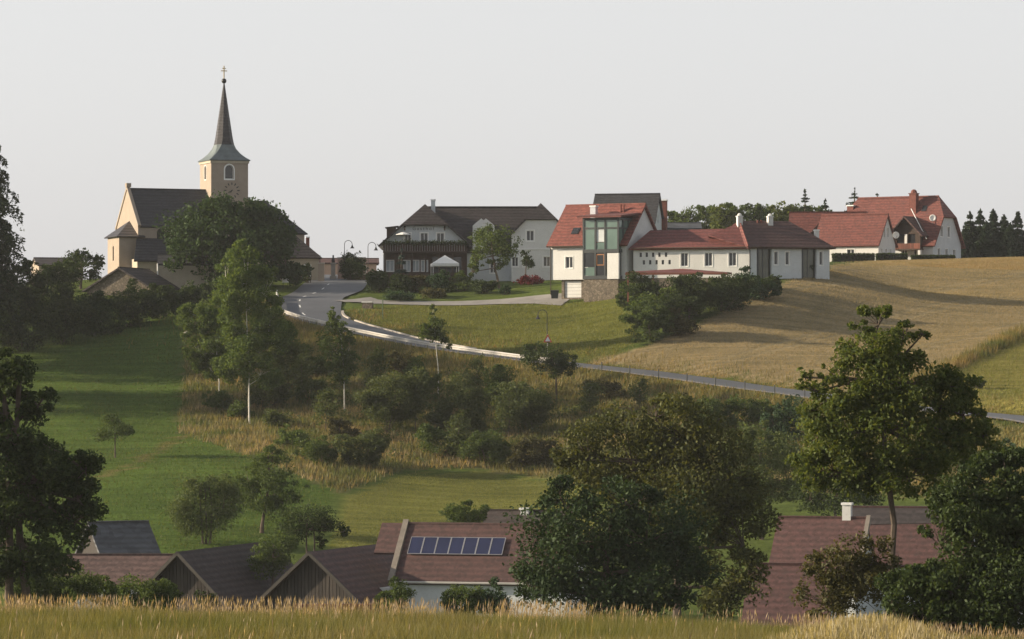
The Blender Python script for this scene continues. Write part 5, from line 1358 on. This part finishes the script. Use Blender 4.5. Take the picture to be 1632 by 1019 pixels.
for i, (px, py, rx, ry, D, lm, lab) in enumerate([(1070, 352, 18, 20, 620, 'L_birch', 'pale round tree at the left end of the background wood'), (1095, 350, 18, 20, 615, 'L_mid', 'second tree of the background wood'), (1125, 346, 22, 20, 618, 'L_mid', 'fresh green tree in the middle of the background wood'), (1152, 346, 18, 22, 612, 'L_lime', 'tree of the background wood left of the first white chimney'),
    (1170, 344, 20, 22, 620, 'L_mid', 'tree behind the first white chimney'), (1203, 343, 18, 18, 612, 'L_dark', 'darker round tree between the two white chimneys'), (1217, 342, 16, 18, 625, 'L_mid', 'tree left of the second white chimney'), (1248, 340, 20, 22, 615, 'L_lime', 'bright tree right of the second white chimney'), (1275, 345, 22, 22, 620, 'L_mid', 'tree at the foot of the slim spruce'), (1305, 345, 20, 18, 622, 'L_mid', 'tree behind the farm range roof')]):
    tree('wood_tree', lab, px, D, [(px, py + 6, rx * 1.15, ry), (px - rx * .4, py - 6, rx * .6, ry * .7), (px + rx * .45, py - 4, rx * .6, ry * .65), (px, py + 24, rx * 1.2, ry)], 2200, .42, lm, tr=.16, group='trees of the background wood', clump=.32, dens=.6, lai=5)
# --- birches and small trees on the bank
def birch(label, px, base_py, top, lobes, n, tr=.13, D=None, lm='L_birch', fork=None):
    g = hit(px, base_py) if D is None else gnd(px, D)
    tree('birch_tree', label, px, g.y, lobes, n, .24, lm, 'birchbark', tr, group='birches on the road bank', clump=.28, lai=6.0, dens=1.0, droop=.35, base=g, fork=fork)
birch('tallest bushy birch left of the road bend', 398, 676, 380, [(388, 430, 34, 50), (400, 480, 42, 50), (370, 490, 28, 45), (395, 540, 40, 40), (388, 398, 16, 20), (420, 460, 22, 40), (375, 580, 34, 34), (415, 590, 34, 34), (440, 540, 26, 36), (360, 440, 20, 30)], 15000, .11, fork=5.5)
birch('leaning birch at the left edge of the bank by the meadow', 348, 626, 470, [(320, 510, 28, 28), (345, 540, 32, 42), (300, 495, 14, 14), (335, 580, 30, 30), (295, 528, 12, 8), (318, 555, 26, 36), (355, 500, 24, 34)], 7500, .085, fork=2.6)
birch('slender birch just below the outer road bend', 421, 588, 470, [(425, 510, 30, 26), (440, 520, 18, 16), (415, 540, 24, 22), (450, 545, 22, 26), (432, 490, 16, 18)], 3200, .08, fork=2.6)
birch('slim birch with bare pale stem below the middle of the guard rail', 549, 655, 488, [(535, 550, 22, 42), (530, 510, 9, 20), (545, 590, 24, 20), (555, 560, 15, 25)], 4200, .08, lm='L_mid', fork=4.2)
birch('thin sparse birch right of the slim birch in front of the rail', 697, 632, 480, [(692, 525, 14, 24), (690, 495, 6, 14), (680, 528, 15, 12), (702, 540, 12, 14), (716, 553, 5, 6)], 1500, .07, lm='L_mid', fork=4.4)
tree('roadside_tree', 'small dark round tree standing in front of the road', 885, 404, [(866, 566, 36, 18), (890, 580, 30, 17), (852, 557, 20, 13), (902, 574, 18, 14), (878, 592, 26, 12)], 3600, .18, 'L_dark', tr=.13, base=hit(887, 650))
# --- bank shrubs
bank = [(420, 650, 90, 78, 'L_bank', 'dark shrub at the foot of the tallest birch'), (462, 620, 76, 96, 'L_bank', 'dark tall shrub right of the slender birch'), (352, 655, 56, 42, 'L_mid', 'green shrub at the foot of the leaning birch'), (380, 668, 50, 34, 'L_mid', 'low green shrub left of the tall birch stem'),
    (438, 682, 60, 34, 'L_bank', 'low dark shrub in the dry grass right of the tall birch stem'), (500, 640, 66, 46, 'L_mid', 'light green shrub left of the slim birch'), (505, 600, 50, 40, 'L_mid', 'green shrub under the guard rail left of the slim birch'),
    (618, 690, 104, 130, 'L_bank', 'largest dark shrub in the middle of the bank'), (668, 640, 70, 80, 'L_mid', 'green shrub behind the largest dark shrub'), (640, 600, 60, 46, 'L_copper', 'brownish shrub just below the guard rail'),
    (735, 690, 100, 112, 'L_bank', 'dark shrub right of the thin birch'), (790, 655, 80, 86, 'L_mid', 'green shrub in the upper bank left of the round tree'), (845, 690, 96, 96, 'L_bank', 'dark shrub below the small round tree'), (700, 728, 84, 60, 'L_mid', 'low green shrub at the foot of the thin birch'),
    (580, 745, 96, 74, 'L_bank', 'dark shrub at the left end of the mown meadow'), (505, 740, 70, 52, 'L_mid', 'mid green shrub left of the meadow corner'), (770, 740, 110, 60, 'L_mid', 'wide low shrub above the mown meadow'), (850, 745, 80, 60, 'L_copper', 'brownish shrub at the right end of the mown meadow'),
    (545, 700, 60, 40, 'L_copper', 'brownish low shrub below the slim birch'), (470, 715, 60, 40, 'L_birch', 'pale low shrub in the dry grass above the orchard'), (960, 640, 70, 40, 'L_copper', 'low brownish shrub in the dry grass by the lower road'),
    (1130, 690, 80, 66, 'L_mid', 'green shrub behind the top of the big tree'), (1190, 680, 90, 60, 'L_mid', 'wide green shrub below the lower road'), (1255, 705, 90, 80, 'L_blue', 'bluish shrub left of the tall foreground tree'), (1090, 660, 50, 34, 'L_copper', 'low brownish shrub under the lower road'), (1600, 745, 90, 48, 'L_blue', 'bluish shrub under the road at the right edge'), (1540, 748, 80, 46, 'L_mid', 'green shrub under the road right of the tall tree'), (1560, 620, 30, 22, 'L_bank', 'small dark shrub at the field boundary right of the tall tree')]
for px, py, w, h, lm, lab in bank:
    shrub(lab, px, py, w * .95, h * .84, lm, None, int(700 + w * h * .28), .2)
for px, py, top, w, lab in ((482, 640, 560, 18, 'thin sapling between the tall birch and the slim birch'), (600, 640, 556, 20, 'thin sapling left of the largest dark shrub'), (662, 690, 590, 22, 'sapling standing between the two largest bank shrubs'), (760, 640, 570, 18, 'thin sapling just under the guard rail in the middle of the bank'), (812, 700, 610, 24, 'sapling left of the shrub below the small round tree'), (730, 735, 660, 20, 'short pale-stemmed sapling low on the bank'), (940, 665, 610, 18, 'thin sapling right of the small round tree'), (520, 690, 620, 20, 'sapling in the dry grass right of the tall birch'), (1020, 655, 605, 16, 'thin sapling under the lower road left of the big tree top')):
    g = hit(px, py); hh_ = py - top
    tree('sapling', lab, px, g.y, [(px, top + hh_ * .35, w, hh_ * .32), (px + 3, top + hh_ * .12, w * .5, hh_ * .18), (px - 4, top + hh_ * .6, w * .8, hh_ * .22)], 900, .22, 'L_bank', tr=.06, group='saplings on the road bank', base=g, lai=3.2, clump=.34)
rs = np.random.default_rng(33); Xs, Ys = [], []
R_SCRUB = [(430, 600), (600, 575), (900, 610), (1280, 660), (1800, 730), (1800, 800), (950, 770), (760, 742), (640, 745), (480, 720)]
_n = 0
while _n < 560:
    X = rs.uniform(-40, 70, 3000); Y = rs.uniform(340, 430, 3000); px = CX + F * X / Y; py = CY - F * gz(X, Y) / Y
    k = inpoly(px, py, R_SCRUB); Xs.append(X[k]); Ys.append(Y[k]); _n += int(k.sum())
Xs, Ys = np.concatenate(Xs)[:560], np.concatenate(Ys)[:560]; Zs = gz(Xs, Ys)
rad = rs.uniform(.35, 1.15, 560); per = (rad ** 2 * 62).astype(int) + 8
ci = np.repeat(np.arange(560), per); off = unit(len(ci), rs) * (rs.uniform(0, 1, len(ci)) ** .4)[:, None] * rad[ci][:, None]
C = np.stack([Xs[ci] + off[:, 0], Ys[ci] + off[:, 1], Zs[ci] + np.abs(off[:, 2]) * .95 + .05], 1)
tag(link('scrub', leaf_mesh('scrub', C, .21 * rs.uniform(.5, 1.5, len(C)), rs, .6), 'L_bank'), 'low mixed olive scrub filling the bank between the shrubs', 'scrub', None, 'stuff')
# --- trees of the lower slope and orchard
tree('orchard_tree', 'dark orchard tree with rounded crown above the barns', 430, 330, [(440, 745, 34, 28), (425, 785, 44, 34), (455, 790, 30, 32), (405, 770, 26, 26), (440, 720, 18, 12)], 8000, .17, 'L_mid', tr=.22, group='orchard trees above the barns', base=hit(418, 850), fork=1.2)
tree('orchard_tree', 'pale thin-leaved willow left of the dark orchard tree', 330, 318, [(325, 810, 52, 44), (355, 800, 36, 40), (295, 825, 30, 36), (320, 775, 26, 20)], 6500, .15, 'L_pale', tr=.14, group='orchard trees above the barns', base=hit(330, 868), fork=.8, stems=3, clump=.26)
tree('orchard_tree', 'crooked two-stemmed orchard tree behind the wide barn ridge', 495, 300, [(490, 825, 44, 20), (470, 842, 32, 22), (520, 838, 26, 14), (545, 846, 16, 9), (510, 862, 14, 14)], 4600, .15, 'L_dark', tr=.15, group='orchard trees above the barns', fork=1.4, stems=2, clump=.24)
tree('orchard_tree', 'bushy lit tree between the two boarded barns', 435, 292, [(440, 880, 32, 30), (425, 895, 26, 30), (455, 865, 20, 16)], 5000, .15, 'L_mid', tr=.15, group='orchard trees above the barns')
tree('young_fruit_tree', 'young small fruit tree alone on the left meadow', 183, 365, [(182, 685, 26, 16), (165, 694, 14, 10), (205, 686, 12, 8), (178, 668, 14, 10)], 900, .17, 'L_mid', tr=.09, base=hit(184, 730), clump=.3)
shrub('round bush showing over the ridge of the solar house', 735, 838, 80, 44, 'L_mid', 306, 2500, .16, 'bush', None, 'bush', base=(wx(738, 306), 306, (CY - 842) / F * 306))
tree('meadow_tree', 'pale green tree behind the right side of the big dark tree', 1215, 320, [(1215, 735, 60, 60), (1180, 720, 44, 44), (1255, 760, 44, 46), (1220, 690, 34, 26), (1195, 790, 50, 30)], 9000, .17, 'L_pale', tr=.22, fork=1.5)
tree('meadow_tree', 'dark bushy tree behind the red roofs left of the tall trunk', 1330, 312, [(1330, 785, 60, 30), (1370, 775, 40, 34), (1290, 790, 36, 28)], 5200, .17, 'L_dark', tr=.2)
# --- big foreground trees
tree('lime_tree', 'huge dark tree filling the lower left corner', 30, 190, [(20, 690, 60, 62), (-30, 760, 90, 90), (70, 755, 62, 48), (105, 760, 50, 44), (60, 640, 34, 30), (10, 605, 44, 40), (30, 575, 26, 22), (-30, 590, 40, 40), (-60, 660, 60, 70), (40, 810, 70, 50), (118, 820, 40, 46), (125, 790, 34, 36), (60, 880, 60, 46), (-20, 870, 70, 60), (135, 700 + 45, 22, 26)], 52000, .19, 'L_dark', tr=.36, fork=5.0, clump=.30, lai=7, dens=1.5, stems=2)
tree('walnut_tree', 'big brownish-green tree in the centre behind the broad dark green tree', 1080, 215, [(1010, 735, 95, 72), (1080, 690, 62, 52), (1130, 760, 84, 80), (940, 720, 56, 54), (1185, 850, 52, 84), (1060, 800, 110, 70), (1160, 920, 60, 60), (1045, 660, 34, 24), (905, 720, 26, 30)], 46000, .2, 'L_brown', tr=.36, clump=.30, lai=5.5, dens=1.5)
tree('willow_tree', 'broad dark green leafy tree right of the solar house', 960, 195, [(930, 850, 92, 62), (1030, 850, 84, 56), (880, 900, 66, 60), (980, 920, 96, 52), (1080, 900, 58, 60), (900, 800, 50, 34), (1005, 800, 60, 34), (845, 930, 34, 36), (1040, 930, 70, 46)], 42000, .19, 'L_willow', tr=.32, clump=.30, lai=5.5, dens=1.5)
tree('ash_tree', 'tall foreground tree with bare trunk and pointed crown at right', 1428, 150, [(1400, 510, 36, 34), (1390, 560, 62, 44), (1440, 530, 26, 20), (1470, 532, 17, 8), (1455, 575, 30, 14), (1330, 595, 30, 22), (1300, 620, 26, 16), (1400, 620, 88, 56), (1350, 680, 70, 60), (1330, 740, 60, 50), (1440, 690, 90, 70), (1500, 640, 48, 50), (1535, 655, 40, 36), (1500, 610, 50, 28), (1380, 740, 80, 44), (1450, 750, 70, 40), (1283, 598, 12, 14), (1545, 615, 20, 28), (1560, 660, 18, 8), (1300, 690, 40, 44), (1288, 745, 38, 36), (1545, 700, 44, 36), (1490, 720, 60, 50), (1296, 752, 44, 32), (1375, 760, 46, 26), (1400, 580, 66, 38), (1345, 640, 50, 40), (1570, 690, 30, 26), (1292, 650, 22, 16)], 52000, .14, 'L_lime', tr=.2, fork=6.6, clump=.26, lai=4.4, dens=2.6)
tree('hazel_tree', 'dark leafy tree mass at the right edge under the tall tree', 1580, 140, [(1560, 765, 60, 45), (1605, 752, 46, 36), (1620, 800, 60, 60), (1540, 820, 70, 60), (1600, 870, 80, 70), (1500, 860, 46, 54), (1520, 930, 80, 60), (1600, 960, 80, 60), (1450, 930, 44, 50), (1545, 775, 40, 40), (1470, 980, 70, 50), (1580, 920, 90, 70), (1640, 900, 60, 90), (1560, 1000, 90, 50), (1430, 990, 50, 40)], 50000, .15, 'L_dark', tr=.22, clump=.30, lai=7, dens=1.5)
tree('copper_plum', 'reddish-green small tree at the foot of the tall trunk', 1340, 143, [(1340, 905, 56, 44), (1370, 940, 60, 50), (1310, 950, 44, 44), (1295, 900, 22, 20), (1400, 890, 40, 36)], 15000, .12, 'L_copper', tr=.14, clump=.22, dens=1.6)
# shrubs in front of the valley buildings
for px, py, w, h, D, lm, lab in [(130, 965, 110, 62, 205, 'L_mid', 'green bush under the lower left tree'), (215, 965, 120, 54, 215, 'L_mid', 'lit green bush before the pink roofed house'), (265, 970, 60, 40, 225, 'L_dark', 'dark bush at the corner of the dark barn'), (60, 975, 120, 70, 200, 'L_dark', 'dark bush at the lower left edge'), (330, 905 + 60, 40, 26, 235, 'L_dark', 'small dark bush below the dark barn gable'),
    (630, 968, 66, 44, 240, 'L_mid', 'green bush at the left end of the white solar house wall'), (740, 970, 70, 46, 240, 'L_mid', 'green bush in front of the white solar house wall'), (790, 972, 66, 46, 242, 'L_blue', 'bluish bush between the solar house and the willow')]:
    x = wx(px, D); zb = (CY - py) / F * D - .4
    shrub(lab, px, py, w, h + 6, lm, D, 3600, .13, 'bush', 'bushes before the valley houses', 'bush', base=(x, D, min(g1(x, D), zb)) if False else (x, D, zb))

# ------------------------------------------------------------------ grasses (uncountable)
def blades(name, X, Y, h, w, mat, rng, label, lean=.25, heads=False, lift=-.03, cat='grass'):
    n = len(X); Z = gz(X, Y) + lift
    a = rng.uniform(0, math.pi, n); dx, dy = np.cos(a) * w * .5, np.sin(a) * w * .5
    tip = np.stack([X + rng.normal(.06, lean, n) * h, Y + rng.normal(0, lean, n) * h, Z + h], 1)
    base = np.stack([X, Y, Z], 1); d = np.stack([dx, dy, np.zeros(n)], 1)
    if not heads:
        V = np.stack([base - d, base + d, tip], 1).reshape(-1, 3); me = mesh_np(name, V, np.arange(3 * n).reshape(-1, 3))
    else:
        # a thin stalk carrying a seed head
        neck = base + (tip - base) * .72; d2 = d * .25; d3 = d * 1.0; midh = base + (tip - base) * .84
        V = np.stack([base - d2, base + d2, neck + d2, neck - d2, neck, midh + d3, tip, midh - d3], 1).reshape(-1, 3)
        i = np.arange(n)[:, None] * 8
        me = mesh_np(name, V, np.concatenate([i + np.array([[0, 1, 2, 3]]), i + np.array([[4, 5, 6, 7]])]))
    o = link(name, me, mat); return tag(o, label, cat, None, 'stuff')
def scatter(poly, n, rng, ylo=255, yhi=560, xlim=None):
    """random ground points whose photo position lies in the polygon"""
    out = []
    xl = xlim or (-95, 100)
    while sum(len(o) for o in out) < n:
        X = rng.uniform(*xl, 60000); Y = rng.uniform(ylo, yhi, 60000)
        px = CX + F * X / Y; k = (px > -250) & (px < 1900); X, Y, px = X[k], Y[k], px[k]
        py = CY - F * gz(X, Y) / Y
        k = inpoly(px + rng.normal(0, 3, len(px)), py + rng.normal(0, 2, len(px)), poly)
        if not k.any(): break
        d2 = ((X[k][:, None] - CL[None, :, 0]) ** 2 + (Y[k][:, None] - CL[None, :, 1]) ** 2); j = d2.argmin(1)
        free = np.sqrt(d2.min(1)) > wid[j, 0] + .55
        d3 = ((X[k][:, None] - DL[None, :, 0]) ** 2 + (Y[k][:, None] - DL[None, :, 1]) ** 2).min(1)
        free &= np.sqrt(d3) > 2.0
        out.append(np.stack([X[k][free], Y[k][free]], 1))
    return np.concatenate(out)[:n].T
rg = np.random.default_rng(21)
X, Y = scatter(R_BANK, 70000, rg, 320, 470); n = len(X)
blades('bank_grass', X, Y, rg.uniform(.3, .85, n), rg.uniform(.06, .16, n), 'G_bank', rg, 'rough mixed weeds and dry grass on the bank below the road')
X, Y = scatter(R_WHEAT, 160000, rg, 390, 545, (0, 100))
u_ = np.mod(X * .80 - Y * .60, 13.0); kp = ~((np.abs(u_ - 3) < .3) | (np.abs(u_ - 4.9) < .3)); X, Y = X[kp], Y[kp]; n = len(X)
blades('wheat', X, Y, rg.uniform(.14, .26, n), rg.uniform(.035, .07, n), 'G_wheat', rg, 'ripe golden wheat covering the field on the right', .18, cat='wheat')
X, Y = scatter(R_LEFT, 60000, rg, 300, 475, (-95, 0)); n = len(X)
blades('meadow_grass', X, Y, rg.uniform(.1, .26, n), rg.uniform(.06, .14, n), 'G_green', rg, 'short green grass of the left meadow slope', .35)
X, Y = scatter(R_LOWER, 26000, rg, 310, 375, (-40, 20)); n = len(X)
blades('mown_grass', X, Y, rg.uniform(.06, .16, n), rg.uniform(.06, .12, n), 'G_lower', rg, 'mown yellow-green grass of the small meadow behind the solar house', .35)
X, Y = scatter(R_LAWN, 22000, rg, 415, 475, (-30, 25)); n = len(X)
blades('lawn_grass', X, Y, rg.uniform(.1, .3, n), rg.uniform(.05, .12, n), 'G_lower', rg, 'yellow-green grass between the drive and the road', .3)
X, Y = scatter(R_STRIPE, 16000, rg, 350, 470, (25, 90)); n = len(X)
blades('crop_grass', X, Y, rg.uniform(.15, .35, n), rg.uniform(.05, .12, n), 'G_lower', rg, 'green-yellow crop below the wheat at the right edge', .3)
# dry verge along both road edges and the field boundary
nv = 34000; i = rg.integers(80, 245, nv); side = np.where(rg.uniform(0, 1, nv) < .72, 1, -1); dist = wid[i, 0] + .7 + rg.exponential(1.0, nv) * np.where(side > 0, 4.2, 1.2)
q = CL[i] + nor[i] * (side * dist)[:, None] + rg.normal(0, .4, (nv, 2))
blades('verge_grass', q[:, 0], q[:, 1], rg.uniform(.08, .25, nv) + .13 * np.clip(dist - wid[i, 0] - .6, 0, 4), rg.uniform(.05, .12, nv), 'G_verge', rg, 'tall dry grass on both verges of the road')
bd = np.array([[p.x, p.y] for p in [hit(x, y) for x, y in ((1450, 612), (1500, 592), (1560, 566), (1600, 547), (1632, 531), (1700, 500))]])
t = rg.uniform(0, len(bd) - 1.001, 5000); j = t.astype(int); q = bd[j] + (bd[j + 1] - bd[j]) * (t - j)[:, None] + rg.normal(0, .7, (5000, 2))
blades('boundary_grass', q[:, 0], q[:, 1], rg.uniform(.5, 1.2, 5000), rg.uniform(.06, .14, 5000), 'G_verge', rg, 'tall dry grass along the boundary of the wheat field')
# foreground meadow
n = 230000; Y = 50 + 72 * rg.uniform(0, 1, n) ** .85; X = Y * rg.uniform(-.155, .155, n)
blades('foreground_meadow', X, Y, rg.uniform(.16, .42, n) * (1 + .25 * np.sin(X * .7 + Y * .3)), rg.uniform(.010, .022, n), 'G_meadow', rg, 'green and yellow meadow grass across the bottom of the picture', .3)
n = 13000; Y = np.where(rg.uniform(0, 1, n) < .93, rg.uniform(92, 119, n), rg.uniform(58, 118, n)); X = Y * rg.uniform(-.155, .155, n)
keep = (np.sin(X * .9) + np.sin(X * 2.3 + 1) + rg.normal(0, 1, n) > -.8) & ~((X > Y * .02) & (X < Y * .075) & (rg.uniform(0, 1, n) < .75))
X, Y = X[keep], Y[keep]; n = len(X)
blades('seed_stalks', X, Y, rg.uniform(.32, .74, n), rg.uniform(.016, .03, n), 'G_seed', rg, 'tall pale seed stalks along the crest of the foreground meadow', .14, True)
n = 6000; Y = rg.normal(62, 2.4, n); X = wx(1385, 62) + rg.normal(0, .85, n) * 1.0
blades('dry_tuft', X, Y, rg.uniform(.3, .72, n) * np.exp(-((X - wx(1385, 62)) / 1.9) ** 2), rg.uniform(.010, .020, n), 'G_tuft', rg, 'dense pale dry grass tuft at lower right', .16, True)
